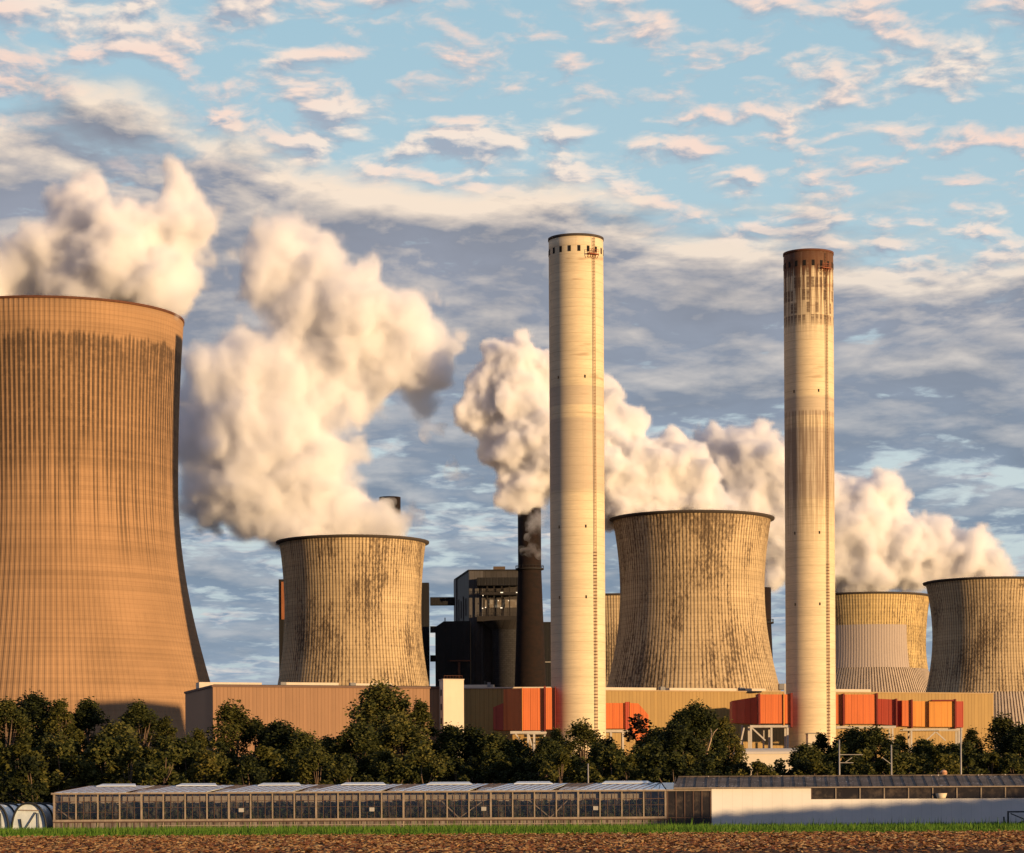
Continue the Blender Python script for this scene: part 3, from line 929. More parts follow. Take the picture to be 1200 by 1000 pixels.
q = P(615, 952, 740); q.z = 0
t = thing('flue_duct', q, 'orange-red flue duct on legs entering the clean-rimmed chimney from its shaded side', 'flue duct')
duct_section(t, 'tapered_end', duct_rd, [(578, 753), (589.7, 751)], 10, [829, 824], [855, 856])
duct_section(t, 'bend_section', duct_or, [(590, 751), (612, 741)], 9, [808, 806.5], [856, 856])
duct_section(t, 'straight_section', duct_or, [(612.1, 741), (637.5, 741)], 9, [806.5, 806.5], [856, 856])
duct_section(t, 'outlet_section', duct_or, [(639.5, 740), (650.5, 740)], 9, [806, 806], [855, 855])
flange(t, 638.5, 740.6, 805.5, 856, .5, .5, 9)
flange(t, 650.9, 739.6, 806, 855, .3, .3, 9)
flange(t, 612, 740.9, 806.5, 856, .14, .14, 2, duct_yl)
frame(t, 741, (598, 640, 857), [619, 626], [((612, 872), (603, 858)), ((620, 862), (626, 884)), ((640, 858), (630, 884))])

q = P(735, 952, 762); q.z = 0
t = thing('flue_duct', q, 'small orange duct with a sloping end on the sunny side of the clean-rimmed chimney', 'flue duct')
duct_section(t, 'straight_section', duct_or, [(705, 757), (733, 757)], 8, [824, 824], [854, 854])
flange(t, 735.5, 756.8, 824, 854, 1.2, .4, 8, duct_rd)
duct_section(t, 'sloping_end', duct_or, [(738.3, 757), (748, 757), (760, 757)], 8, [824, 824.5, 838], [854, 870, 874])
flange(t, 738, 756.6, 824, 854, .2, .2, 1, duct_yl)
frame(t, 757, (704, 736, 855.5), [716, 730], [], back=6)

q = P(900, 952, 780); q.z = 0
t = thing('flue_duct', q, 'orange-red duct with a boxy bright end on the shaded side of the rusty-topped chimney', 'flue duct')
duct_section(t, 'tapered_end', duct_rd, [(858, 790), (872.6, 784)], 9, [821.5, 819], [847, 848])
duct_section(t, 'bend_section', duct_rd, [(873, 783.5), (889, 781)], 9, [819, 816.5], [848, 848.5])
duct_section(t, 'outlet_section', duct_or, [(890, 777), (927, 777)], 9, [814, 814], [848, 848])
flange(t, 889.8, 776.9, 814, 848, .5, .3, 9)
flange(t, 927.6, 776.6, 813.5, 851, .6, .3, 9)
flange(t, 918.7, 776.9, 814, 849, .35, .3, 1, duct_yl)
frame(t, 777, (879, 926, 850), [880, 904, 923], [((881, 853), (897, 868)), ((872, 853), (866, 880))])
m = MB(); qa = P(920.5, 801, 776); m.bar((qa.x, 777.5, P(920, 814, 777).z + .02), (qa.x, 777.5, qa.z), .5); m.build('vent_pipe', frame_m, t)
for px in (870, 895):
    q = P(px, 850, 785); MB().bar((q.x, 786, -.5), (q.x, 786, q.z), .5).build('leg', frame_m, t)

q = P(1055, 952, 850); q.z = 0
t = thing('flue_duct', q, 'long orange and red sectioned duct running along the ochre hall to the frame edge side', 'flue duct')
SEC = [('straight_section', duct_or, [(978, 842), (987.3, 842)], [814, 814], [848.5, 848.5]),
       ('straight_section', duct_or, [(990, 841), (1027, 841)], [814, 814], [848.5, 848.5]),
       ('bend_section', duct_rd, [(1028.5, 846), (1050.3, 845)], [819, 820], [848.5, 850.5]),
       ('bend_section', duct_rd, [(1051, 848), (1057, 848)], [821, 821], [850.5, 851]),
       ('straight_section', duct_or, [(1057.2, 846), (1068, 846)], [821, 821], [851, 851.5]),
       ('straight_section', duct_yl, [(1069.5, 848), (1088.8, 848)], [822, 822], [851.5, 852]),
       ('straight_section', duct_yl, [(1089, 847), (1119, 847)], [822, 822], [852, 852]),
       ('end_section', duct_rd, [(1120.5, 849), (1129, 849)], [822, 822], [852.5, 852.5])]
for nm, mm, fr, tp, bt in SEC:
    duct_section(t, nm, mm, fr, 9, tp, bt)
for px, Y, ty, by in ((988.6, 841.2, 814, 849), (1027.8, 840.8, 813.5, 849), (1050.6, 844.6, 820, 851), (1068.7, 845.6, 821, 852), (1119.6, 846.6, 820.5, 853)):
    flange(t, px, Y, ty, by, .45, .3, 9)
a, b = P(1092, 820.3, 846.7), P(1120, 822, 846.7)
MB().box(a.x, b.x, 846.5, 855, b.z + .02, a.z).build('hood', duct_dk, t)
frame(t, 842, (980, 1050, 851), [1006, 1046], [], back=7)
frame(t, 848, (1058, 1128, 854), [1068, 1124, 1126.5], [((1085, 868), (1096, 858)), ((1097, 858), (1108, 868))], back=6)

# ------------------------------------------------------------------ pale plant odds and ends among the trees
t = thing('storage_shed', P(900, 952, 560), 'sunlit white shed with a rounded roof glimpsed through the treetops', 'shed')
t.location.z = 0; t['_w'] = (t.location.x, t.location.y, 0)
a, b = P(866, 884, 560), P(937, 884, 560)
MB().box(a.x, b.x, 560, 572, -.5, a.z).build('wall', clad_white, t)
vs = []
for i in range(9):
    an = math.pi * i / 8
    for x in (a.x - .2, b.x + .2):
        vs.append((x, 566 - 6.2 * math.cos(an), a.z + .01 + 1.3 * math.sin(an)))
MB().add(vs, [(2 * i, 2 * i + 1, 2 * i + 3, 2 * i + 2) for i in range(8)] + [tuple(range(0, 18, 2)), tuple(range(17, 0, -2))]).build('roof', clad_white, t)
t = thing('service_cabin', P(955, 952, 800), 'small white cabin at the foot of the rusty-topped chimney', 'cabin')
t.location.z = 0; t['_w'] = (t.location.x, t.location.y, 0)
pbox(MB(), 947, 860, 962, 954, 772, 6).build('wall', clad_white, t)
pbox(MB(), 946.4, 859.2, 962.6, 859.9, 771.6, 7).build('roof', grey_box, t)
t = thing('tiled_shed', P(1175, 952, 345), 'low red-brown shed glimpsed between the trees at the frame edge', 'shed')
t.location.z = 0; t['_w'] = (t.location.x, t.location.y, 0)
a, b = P(1145, 905, 345), P(1215, 905, 345)
MB().box(a.x, b.x, 345, 352, -.5, a.z).build('wall', worn('red-brown board', (0.16, 0.035, 0.025), .8), t)
MB().add([(a.x - .3, 344.7, a.z), (b.x + .3, 344.7, a.z), (b.x + .3, 348.5, a.z + 1.3), (a.x - .3, 348.5, a.z + 1.3), (b.x + .3, 352.3, a.z), (a.x - .3, 352.3, a.z)],
         [(0, 1, 2, 3), (3, 2, 4, 5), (0, 3, 5), (1, 4, 2)]).build('roof', worn('red-brown tile', (0.13, 0.03, 0.022), .8), t)

#@@FRONT
# ------------------------------------------------------------------ ground, field
def soil(N, b):
    co = objco(N)
    a = N.noise(co, 0.6, 6, 0.65)
    c = N.noise(co, 3.0, 5, 0.7)
    col = N.mix(N.ss(a, 0.35, 0.65), (0.10, 0.045, 0.022), (0.17, 0.085, 0.038))
    col = N.mix(N.ss(c, 0.55, 0.72), col, (0.26, 0.17, 0.09))
    bump(N, b, c, 0.8, 0.15)
    return col


def ground_fn(N, b):
    co = objco(N)
    a = N.noise(co, 0.08, 6, 0.65)
    return N.mix(N.ss(a, 0.35, 0.65), (0.045, 0.05, 0.022), (0.09, 0.075, 0.045))


gm = mat('rough grass ground', ground_fn, 0.95, 0.1)
m = MB()
xs = [-30000, -3000, -600, -200, -80, 80, 200, 600, 3000, 30000]
ys = [-3000, 40, 194, 246, 400, 900, 3000, 30000]
vs = [(x, y, -0.02) for y in ys for x in xs]
m.add(vs, [(j * 10 + i, j * 10 + i + 1, (j + 1) * 10 + i + 1, (j + 1) * 10 + i) for j in range(7) for i in range(9)])
tag(m.build('ground', gm), kind='structure')

rng = np.random.default_rng(11)
nx, ny = 560, 230
X = np.linspace(-44, 48, nx)
Yv = np.concatenate([np.linspace(84, 104, 20, endpoint=False), np.linspace(104, 189, ny - 20)])
Z = np.zeros((ny, nx))
for j, y in enumerate(Yv):
    for i, x in enumerate(X):
        Z[j, i] = 0.12 * mnoise.noise((x * 2.1, y * 1.3, 0)) + 0.10 * mnoise.noise((x * 4.7, y * 2.6, 4)) + 0.035 * math.sin(y * 2.4 + 0.2 * math.sin(x * .3))
Z += 0.06
Z[-1, :] = Z[0, :] = Z[:, 0] = Z[:, -1] = -0.1
vs = [(X[i], Yv[j], Z[j, i]) for j in range(ny) for i in range(nx)]
m = MB().add(vs, [(j * nx + i, j * nx + i + 1, (j + 1) * nx + i + 1, (j + 1) * nx + i) for j in range(ny - 1) for i in range(nx - 1)])
tag(m.build('ploughed_field', mat('ploughed soil', soil, 0.95, 0.1)), kind='structure')


def flakes(name, n, x0, x1, y0, y1, fn, material, kind='stuff', parent=None, origin=None):
    """n small leaf faces; fn(i, x, y) -> list of quads/triangles as point lists"""
    V, Fc = [], []
    for i in range(n):
        for poly in fn(i, random.uniform(x0, x1), random.uniform(y0, y1)):
            k = len(V)
            V += poly
            Fc.append(tuple(range(k, k + len(poly))))
    m = MB().add(V, Fc)
    o = m.build(name, material, parent, origin)
    if kind and parent is None:
        o['kind'] = kind
    return o


def vary(name, cols, scale=1.5, rough=0.85, trans=0.0, pos=True):
    """leaf material: tone differs from leaf to leaf and clump to clump"""
    m = bpy.data.materials.new(name)
    m.use_nodes = True
    N = NT(m.node_tree)
    b = N.n('ShaderNodeBsdfPrincipled')
    b.inputs['Roughness'].default_value = rough
    b.inputs['Specular IOR Level'].default_value = 0.15
    geo = N.n('ShaderNodeNewGeometry')
    isl = geo.outputs['Random Per Island']
    oi = N.n('ShaderNodeObjectInfo').outputs['Random']
    a = N.noise(geo.outputs['Position'], scale, 3, 0.6)
    f_ = N.m('ADD', N.m('ADD', N.m('MULTIPLY', isl, 0.45), N.m('MULTIPLY', a, 0.5)), N.m('MULTIPLY', N.m('SUBTRACT', oi, 0.5), 0.42))
    n = len(cols)
    c = N.ramp(f_, [(0.12 + 0.76 * i / (n - 1), k) for i, k in enumerate(cols)])
    N.put(b.inputs['Base Color'], c)
    out = N.n('ShaderNodeOutputMaterial')
    if trans:
        tr = N.n('ShaderNodeBsdfTranslucent')
        N.put(tr.inputs[0], c)
        mx = N.n('ShaderNodeMixShader')
        mx.inputs[0].default_value = trans
        N.t.links.new(b.outputs[0], mx.inputs[1])
        N.t.links.new(tr.outputs[0], mx.inputs[2])
        N.t.links.new(mx.outputs[0], out.inputs[0])
    else:
        N.t.links.new(b.outputs[0], out.inputs[0])
    return m


def stub(i, x, y):
    L, w = random.uniform(.08, .30), random.uniform(.02, .06)
    a = random.uniform(0, math.pi)
    up = random.uniform(-.1, .35)
    dx, dy = math.cos(a) * L / 2, math.sin(a) * L / 2
    px_, py_ = -math.sin(a) * w, math.cos(a) * w
    z = random.uniform(.06, .26)
    return [[(x - dx - px_, y - dy - py_, z), (x - dx + px_, y - dy + py_, z + .03), (x + dx + px_, y + dy + py_, z + up * L + .03), (x + dx - px_, y + dy - py_, z + up * L)]]


flakes('crop_residue', 42000, -42, 46, 104, 188.5, stub, vary('dry crop residue', [(0.10, 0.028, 0.014), (0.24, 0.085, 0.025), (0.42, 0.22, 0.07), (0.55, 0.38, 0.17), (0.14, 0.15, 0.03)], 0.7))


def blade(i, x, y):
    out = []
    near = y > 200
    for _ in range(3):
        h = random.uniform(.28, .74) * (1.0 if near else .6)
        if random.random() < .02:
            h *= 1.7
        w = random.uniform(.03, .08)
        xx, yy = x + random.uniform(-.15, .15), y + random.uniform(-.15, .15)
        lx, ly = random.uniform(-.2, .2), random.uniform(-.2, .2)
        a = random.uniform(0, math.pi)
        cx, cy_ = math.cos(a) * w, math.sin(a) * w
        out.append([(xx - cx, yy - cy_, -.02), (xx + cx, yy + cy_, -.02), (xx + lx, yy + ly, h)])
    return out


flakes('grass', 26000, -54, 60, 187, 246.2, blade, vary('field edge grass', [(0.035, 0.070, 0.010), (0.065, 0.145, 0.016), (0.10, 0.20, 0.022), (0.19, 0.22, 0.04)], 0.35, trans=0.25))

# ------------------------------------------------------------------ greenhouse
GY = 247.0
GS = GY / F


def gx(px): return (px - 600) * GS + 0.0


EAVE, SILL, MID, RIDGE = 3.62, 1.12, 2.86, 4.38
GX0, GX1 = gx(63.5), gx(780)
t = thing('greenhouse', (gx(420), GY, 0), 'long weathered glass greenhouse with roof strips painted pale blue as sky reflection and rows of plants inside', 'greenhouse')
wood = worn('weathered pale timber', (0.30, 0.24, 0.185), .8, .4, 2.0)
thinm = worn('brown glazing bar', (0.10, 0.06, 0.045), .8, .3, 2.0)


def glass_mat(name, tint, fac):
    m = bpy.data.materials.new(name)
    m.use_nodes = True
    N = NT(m.node_tree)
    tr = N.n('ShaderNodeBsdfTransparent'); tr.inputs[0].default_value = (*tint, 1)
    gl = N.n('ShaderNodeBsdfGlossy'); gl.inputs['Roughness'].default_value = 0.06
    df = N.n('ShaderNodeBsdfDiffuse'); df.inputs[0].default_value = (.30, .25, .20, 1)
    mx, mx2 = N.n('ShaderNodeMixShader'), N.n('ShaderNodeMixShader')
    mx.inputs[0].default_value = fac
    dirt = N.noise(N.vm('MULTIPLY', objco(N), (1.6, 1, .7)), 0.9, 6, .7)
    N.put(mx2.inputs[0], N.ss(dirt, .46, .76, .0, .22))
    N.t.links.new(tr.outputs[0], mx.inputs[1]); N.t.links.new(gl.outputs[0], mx.inputs[2])
    N.t.links.new(mx.outputs[0], mx2.inputs[1]); N.t.links.new(df.outputs[0], mx2.inputs[2])
    N.t.links.new(mx2.outputs[0], N.n('ShaderNodeOutputMaterial').inputs[0])
    return m


glass = glass_mat('dusty greenhouse glass', (0.9, 0.9, 0.88), 0.07)
lowp = mat('streaked lower panel', lambda N, b: N.mix(N.ss(N.noise(N.vm('MULTIPLY', objco(N), (2.2, 1, .35)), 1.1, 6, .7), .34, .68), (0.07, 0.052, 0.044), (0.26, 0.22, 0.19)), .7, .3)
NB = 28
bw = (GX1 - GX0) / NB
for k in range(NB + 1):
    x = GX0 + k * bw
    w = .12 if k % 4 else .17
    MB().box(x - w / 2, x + w / 2, GY - .08, GY + .08, -.05, EAVE - .12).build('post', wood, t)
    if k < NB:
        gp = MB().box(x + .12, x + bw - .12, GY + .02, GY + .03, SILL + .14, EAVE - .14).build('glass_pane', glass, t)
        m = MB()
        for j in (1, 2):
            m.bar((x + bw * j / 3, GY - .03, .05), (x + bw * j / 3, GY - .03, EAVE - .14), .045)
        m.bar((x + .12, GY - .032, MID), (x + bw - .12, GY - .032, MID), .06)
        m.bar((x + .12, GY - .034, 1.9 if k < 3 else 2.30), (x + bw - .12, GY - .034, 1.9 if k < 3 else 2.30), .03)
        m.build('glazing_bar', thinm, t)
        MB().box(x + .12, x + bw - .12, GY + .0, GY + .05, .0, SILL - .12).build('lower_panel', lowp, t)
MB().box(GX0 - .1, GX1 + .1, GY - .12, GY + .1, SILL - .1, SILL + .12).build('sill_rail', wood, t)
MB().box(GX0 - .1, GX1 + .1, GY - .13, GY - .121, SILL - .16, SILL - .06).build('sill_lip', thinm, t)
MB().box(gx(185), gx(775), GY - .1, GY - .081, .62, .70).build('heating_pipe', wood, t)
MB().box(GX0 - .25, GX1 + .1, GY - .22, GY + .12, EAVE - .1, EAVE + .06).build('gutter', wood, t)
MB().box(GX0 - .05, GX0 + .05, GY + .09, GY + 8, -.05, EAVE - .12).build('end_wall', lowp, t)
MB().add([(GX0 - .04, GY, EAVE - .1), (GX0 - .04, GY + 16, EAVE - .1), (GX0 - .04, GY + 8, RIDGE)], [(0, 1, 2)]).build('gable', glass, t)
for pa, pb in ((518, 538), (566, 538), (621, 645), (665, 645), (68, 83)):
    MB().bar((gx(pa), GY + .12, 2.72 if pa != 68 else 2.2), (gx(pb), GY + .12, 1.2 if pa != 68 else 1.3), .09).build('brace', wood, t)
for px in (283, 436, 567, 698):
    MB().box(gx(px) - .22, gx(px) + .22, GY - .3, GY - .085, 1.85, 2.2).build('vent_motor', worn('pale grey box', (.42, .40, .36), .6), t)
# roof: strips with the sky's reflection painted in pale blue, propped ridge vents, mossy patches between
sky_glass = mat('sky-tinted roof glass', lambda N, b: N.mix(N.ss(N.noise(N.vm('MULTIPLY', objco(N), (1, 1, 3)), .9, 6, .7), .3, .7), (0.56, 0.68, 0.76), (0.78, 0.86, 0.89)), .35, .5)
clear_roof = mat('dull blue roof glass', lambda N, b: N.mix(N.ss(N.noise(objco(N), 1.2, 5, .7), .35, .65), (0.20, 0.24, 0.28), (0.36, 0.41, 0.45)), .3, .5)
moss = mat('mossy brown roof', lambda N, b: N.mix(N.ss(N.noise(N.vm('MULTIPLY', objco(N), (3, 1, 3)), 1.1, 7, .75), .4, .66), (0.13, 0.09, 0.06), (0.44, 0.33, 0.23)), .9, .2)
ventm = worn('bleached vent board', (.74, .78, .78), .5, .12, 1.0)


def roof_pt(x, k):
    return (x, GY + .1 + 7.9 * k, EAVE + .07 + (RIDGE - EAVE - .07) * k)


def roof_quad(name, material, xa, xb, xc, xd, k0, k1):
    """strip on the slope from k0 (eave) to k1 (ridge): xa..xb at k0, xc..xd at k1"""
    p = [Vector(roof_pt(xa, k0)), Vector(roof_pt(xb, k0)), Vector(roof_pt(xd, k1)), Vector(roof_pt(xc, k1))]
    return MB().hexa([q - Vector((0, 0, .05)) for q in p], p).build(name, material, t)


def roof_bars(xa, xb, lean=2.2):
    m = MB()
    x = xa
    while x < xb:
        m.bar(Vector(roof_pt(x, 0.01)) + Vector((0, 0, .03)), Vector(roof_pt(min(x + lean, xb), .99)) + Vector((0, 0, .03)), .035)
        x += .72
    return m


vents = [(105, 147), (201, 244), (299, 345), (399, 447), (502, 551), (607, 648), (713, 767)]
prev = 63
for i, (va, vb) in enumerate(vents):
    a, b = gx(va) - 3.2, gx(vb) + 1.0
    if i == 0:
        a = GX0
    if i:
        # mossy upper part and dull glass below it, between the sky-tinted strips
        roof_quad('mossy_roof', moss, pb_ + .05, a + 1.2, pb_ + .65, a + 2.35, .47, 1.0)
        roof_quad('dull_roof_glass', clear_roof, pb_ + .62 - 1.1, a + .02, pb_ + .03, a + 1.17, .0, .46)
    roof_quad('white_roof_glass', sky_glass, a + (0 if i == 0 else .06), b - 1.2 + (0 if i < 6 else 1.2), a + (1.9 if i == 0 else 2.4), b + (.6 if i < 6 else .0), .0, 1.0)
    vx0, vx1 = gx(va), gx(vb)
    p0, p1 = roof_pt(vx0 - .35, .80), roof_pt(vx1 + .1, .80)
    MB().hexa([(p0[0], p0[1], p0[2] + .06), (p1[0], p1[1], p1[2] + .06), (vx1 - .2, GY + 8.0, RIDGE + .12), (vx0, GY + 8.0, RIDGE + .12)],
              [(p0[0], p0[1], p0[2] + .12), (p1[0], p1[1], p1[2] + .12), (vx1 - .2, GY + 8.0, RIDGE + .19), (vx0, GY + 8.0, RIDGE + .19)]).build('ridge_vent', ventm, t)
    pb_ = b
roof_bars(GX0, GX1).build('roof_bars', thinm, t)
MB().add([(GX0, GY + 8.05, RIDGE - .02), (GX1, GY + 8.05, RIDGE - .02), (GX1, GY + 16, EAVE), (GX0, GY + 16, EAVE)], [(0, 1, 2, 3)]).build('rear_roof', moss, t)
MB().box(GX0, GX1, GY + 15.9, GY + 16, 0, EAVE).build('rear_wall', lowp, t)
MB().box(GX0 + .3, GX1 - .2, GY + 1.8, GY + 1.84, 2.5, 3.5).build('shade_screen', worn('grey-beige screen cloth', (0.42, 0.36, 0.31), .9, .3, 1.4), t)


def hedge(i, x, y):
    z = random.uniform(.95, 2.62) + .12 * math.sin(x * 2.9) + .08 * math.sin(x * 7.1) + random.uniform(-.1, .12)
    out = []
    for _ in range(2):
        n = Vector((random.uniform(-1, 1), random.uniform(-1, 1), random.uniform(-1, 1))).normalized()
        a = n.cross(Vector((0.3, .1, 1))).normalized() * random.uniform(.10, .22)
        b = n.cross(a).normalized() * random.uniform(.08, .16)
        q = Vector((x + random.uniform(-.2, .2), y, z))
        out.append([tuple(q - a), tuple(q - b), tuple(q + a), tuple(q + b)])
    return out


flakes('crop_plants', 12000, GX0 + .4, GX1 - .3, GY + .18, GY + 1.6, hedge, vary('dark crop leaves', [(0.018, 0.030, 0.010), (0.035, 0.055, 0.018), (0.07, 0.085, 0.03)], 1.0, trans=.2))
MB().box(GX0, GX1, GY + .3, GY + 2.1, .0, .42).build('planting_bench', worn('dark bench', (.06, .05, .04), .9), t)

# dark glazed link and white building
LX0, LX1 = GX1 + .12, gx(833.5)
t = thing('glazed_link', (gx(806), GY, 0), 'dark glazed link between the greenhouse and the white-walled shed', 'glazed link')
dkglass = mat('dark dusty glass', lambda N, b: N.mix(N.ss(N.noise(objco(N), .8, 6, .7), .45, .75), (0.022, 0.018, 0.016), (0.10, 0.075, 0.055)), .22, .5)
MB().box(LX0, LX1, GY + .05, GY + 7, 0, EAVE - .1).build('glazing', dkglass, t)
for k in range(6):
    x = LX0 + .06 + k * (LX1 - LX0 - .12) / 5
    MB().box(x - .05, x + .05, GY - .02, GY + .049, 0, EAVE - .1).build('mullion', thinm, t)
MB().box(LX0, LX1, GY - .01, GY + .048, SILL - .03, SILL + .03).build('transom', thinm, t)
MB().box(LX0, LX1, GY - .2, GY + .12, EAVE - .09, EAVE + .06).build('gutter', wood, t)
roof_quad('roof_glass', clear_roof, LX0, LX0 + .6, LX0, LX0 + 1.4, .0, 1.0)

WX0, WX1 = gx(834), gx(1290)
WE = 3.86
fibre = mat('lichen-spotted corrugated roof', lambda N, b: (lambda x, sp, ov: N.mix(sp, N.mix(N.m('MULTIPLY', ov, .6), N.mix(N.ss(N.noise(objco(N), .5, 5, .65), .35, .65), (0.085, 0.068, 0.055), (0.15, 0.12, 0.10)), (0.04, 0.032, 0.028)), (0.52, 0.48, 0.44)))(N.sep(objco(N))[0], N.ss(N.m('ADD', N.noise(objco(N), 4.5, 2, .5), N.m('MULTIPLY', N.noise(objco(N), .45, 2, .5), .5)), .93, .98), N.ss(N.m('FRACT', N.m('DIVIDE', N.m('SUBTRACT', N.sep(objco(N))[0], N.m('MULTIPLY', N.sep(objco(N))[1], .12)), .72)), .80, .95)), .9, .2)
t = thing('white_shed', (gx(1010), GY, 0), 'long low shed with a white front wall, strip window and lichen-spotted roof', 'shed')
t['_w'] = (gx(1010), GY, 0)
white_wall = mat('white painted boarding', lambda N, b: N.mix(1.0, N.mix(N.ss(N.noise(objco(N), .35, 5, .6), .35, .7), (0.78, 0.74, 0.69), (0.72, 0.69, 0.64)), N.mix(N.ss(N.m('ABSOLUTE', N.m('SUBTRACT', N.m('FRACT', N.m('DIVIDE', N.sep(objco(N))[0], .9)), .5)), .46, .49), (1, 1, 1), (.90, .89, .88)), 'MULTIPLY'), .75, .2)
SX0 = gx(950.5)
WZ = 2.72
m = MB()
m.box(WX0, SX0, GY, GY + .2, -.05, WE - .1)
m.box(SX0 + .001, WX1, GY, GY + .2, -.05, WZ)
m.build('front_wall', white_wall, t)
MB().box(WX0, WX0 + .2, GY + .21, GY + 12, -.05, WE - .1).build('end_wall', white_wall, t)
MB().box(WX0 + .2, WX1, GY + 11.8, GY + 12, -.05, WE - .1).build('rear_wall', white_wall, t)
wn_ = MB().box(SX0 + .02, WX1, GY + .10, GY + .14, WZ + .01, WE - .12).build('strip_window', dkglass, t)
x = SX0 + .06
k = 0
while x < WX1:
    mm = MB().box(x - .05, x + .05, GY + .02, GY + .099, WZ + .01, WE - .12).build('mullion', wood if k else thinm, t)
    mm.parent = wn_; mm.location = (0, 0, 0)
    x += 28.4 * GS; k += 1
MB().box(SX0 - .05, WX1, GY - .06, GY + .06, WE - .11, WE - .03).build('window_head', wood, t)
MB().box(SX0 + .02, WX1, GY - .02, GY + .12, WZ + .001, WZ + .009).build('window_sill', thinm, t)


def wroof(x, k):
    return Vector((x, GY - .3 + 6.5 * k, WE - .02 + 1.02 * k))


RX0 = LX0 + .62
p = [wroof(RX0, 0), wroof(WX1, 0), wroof(WX1, 1), wroof(RX0 + .8, 1)]
MB().hexa([q - Vector((0, 0, .05)) for q in p], p).build('roof_slope', fibre, t)
p2 = [wroof(RX0 + .8, 1) + Vector((0, .02, 0)), wroof(WX1, 1) + Vector((0, .02, 0)), Vector((WX1, GY + 12.4, WE - .02)), Vector((RX0, GY + 12.4, WE - .02))]
MB().hexa([q - Vector((0, 0, .05)) for q in p2], p2).build('roof_slope', fibre, t)
MB().bar(wroof(RX0 + .8, 1) + Vector((0, .01, .05)), wroof(WX1, 1) + Vector((0, .01, .05)), .3, .12).build('ridge_cap', fibre, t)
m = MB()
x = RX0
while x < WX1 - .6:
    m.bar(wroof(x, .0) + Vector((0, 0, .025)), wroof(x + .55, .99) + Vector((0, 0, .025)), .07, .05)
    x += 1.0
m.build('sheet_laps', fibre, t)
MB().bar(wroof(RX0, 0) + Vector((0, -.06, -.05)), wroof(WX1, 0) + Vector((0, -.06, -.05)), .10, .10).build('gutter', wood, t)
c = Vector((gx(1103), GY + .02, 2.78))
tb = MB().lathe(c, [(.38, 2.735), (.55, 3.2), (.50, 3.2), (.34, 2.78), (.01, 2.78)], 24)
tag(tb.build('tub', worn('cream plastic', (.70, .58, .40), .5, .1), origin=(c.x, c.y, 2.735)), 'cream tub standing in the strip window of the white shed', 'tub')
c = Vector((gx(1120.5), GY + 7.0, 4.9))
t = thing('roof_ventilator', c, 'round orange-lit ventilator head on the ridge of the white shed', 'ventilator')
prof = [(.16, 4.75), (.16, 4.95)] + [(.33 * math.cos(a), 5.12 + .30 * math.sin(a)) for a in np.linspace(-1.0, 1.5, 12)]
MB().lathe(c, prof, 24).build('ventilator_head', worn('tarnished copper sheet', (.62, .33, .17), .45, .3, 4), t)
MB().lathe(c, [(.335, 5.08), (.35, 5.10), (.35, 5.14), (.335, 5.16)], 24).build('band', rust, t)

# polytunnels
film = mat('milky tunnel film', lambda N, b: N.mix(N.ss(N.noise(N.vm('MULTIPLY', objco(N), (1, 1, .6)), .8, 6, .65), .32, .7), (0.46, 0.52, 0.54), (0.66, 0.71, 0.72)), .35, .5)
hoop_m = worn('dark hoop pipe', (.022, .024, .022), .6, .3)


def arch(cx, y, w, h, n=20, leg=.0):
    pts = []
    for i in range(n + 1):
        a = math.pi * i / n
        pts.append(Vector((cx - w * math.copysign(abs(math.cos(a)) ** .8, math.cos(a)), y, h * math.sin(a) ** .85)))
    return pts


def tunnel(cx, w, h, y0, y1, label, door=True):
    t = thing('polytunnel', (cx, y0, 0), label, 'polytunnel')
    A, B = arch(cx, y0, w, h), arch(cx, y1, w, h)
    n = len(A)
    m = MB().add(A + B, [(i, i + 1, n + i + 1, n + i) for i in range(n - 1)], True)
    m.build('film_cover', film, t)
    MB().add([q + Vector((0, .12, 0)) for q in A], [tuple(range(n))]).build('end_sheet', film, t)
    for y in (y0 - .06, (y0 + y1) / 2, y1 + .06):
        MB().tube([q + Vector((0, 0, .02)) for q in arch(cx, y, w + .06, h + .06)], .10, 6).build('hoop', hoop_m, t)
    if door:
        MB().bar((cx - w * .55, y0 - .02, h * .80), (cx + w * .58, y0 - .02, h * .78), .09).build('door_rail', wood, t)
        MB().bar((cx + w * .42, y0 - .02, h * .72), (cx - w * .36, y0 - .02, .1), .07).build('brace', hoop_m, t)
        MB().bar((cx - w * .52, y0 - .03, h * .5), (cx - w * .40, y0 - .03, .05), .10).build('stake', hoop_m, t)
        MB().bar((cx + w * .55, y0 - .02, h * .7), (cx + w * .58, y0 - .02, .02), .07).build('door_post', hoop_m, t)


tunnel(gx(34), 1.5, 2.68, GY, GY + 9, 'milky plastic polytunnel with a diagonal brace on its end')
tunnel(gx(-10), 1.5, 2.68, GY, GY + 9, 'milky plastic polytunnel cut by the frame edge', True)
t = thing('polytunnel', (gx(30), GY + 10, 0), 'milky plastic polytunnel lying crosswise behind the two end-on ones', 'polytunnel')
pts0 = [(GX0 - 14, GY + 12.5 - 2.2 * math.cos(a), 2.75 * math.sin(a) ** .85) for a in np.linspace(0, math.pi, 21)]
pts1 = [(GX0 - .35, y, z) for _, y, z in pts0]
MB().add(pts0 + pts1, [(i, i + 1, 21 + i + 1, 21 + i) for i in range(20)], True).build('film_cover', film, t)
MB().add(pts1, [tuple(range(21))]).build('end_sheet', film, t)
for k in range(5):
    x = GX0 - .3 - k * 1.9
    MB().tube([(x, y, z + .03) for _, y, z in pts0], .05, 6).build('hoop', hoop_m, t)

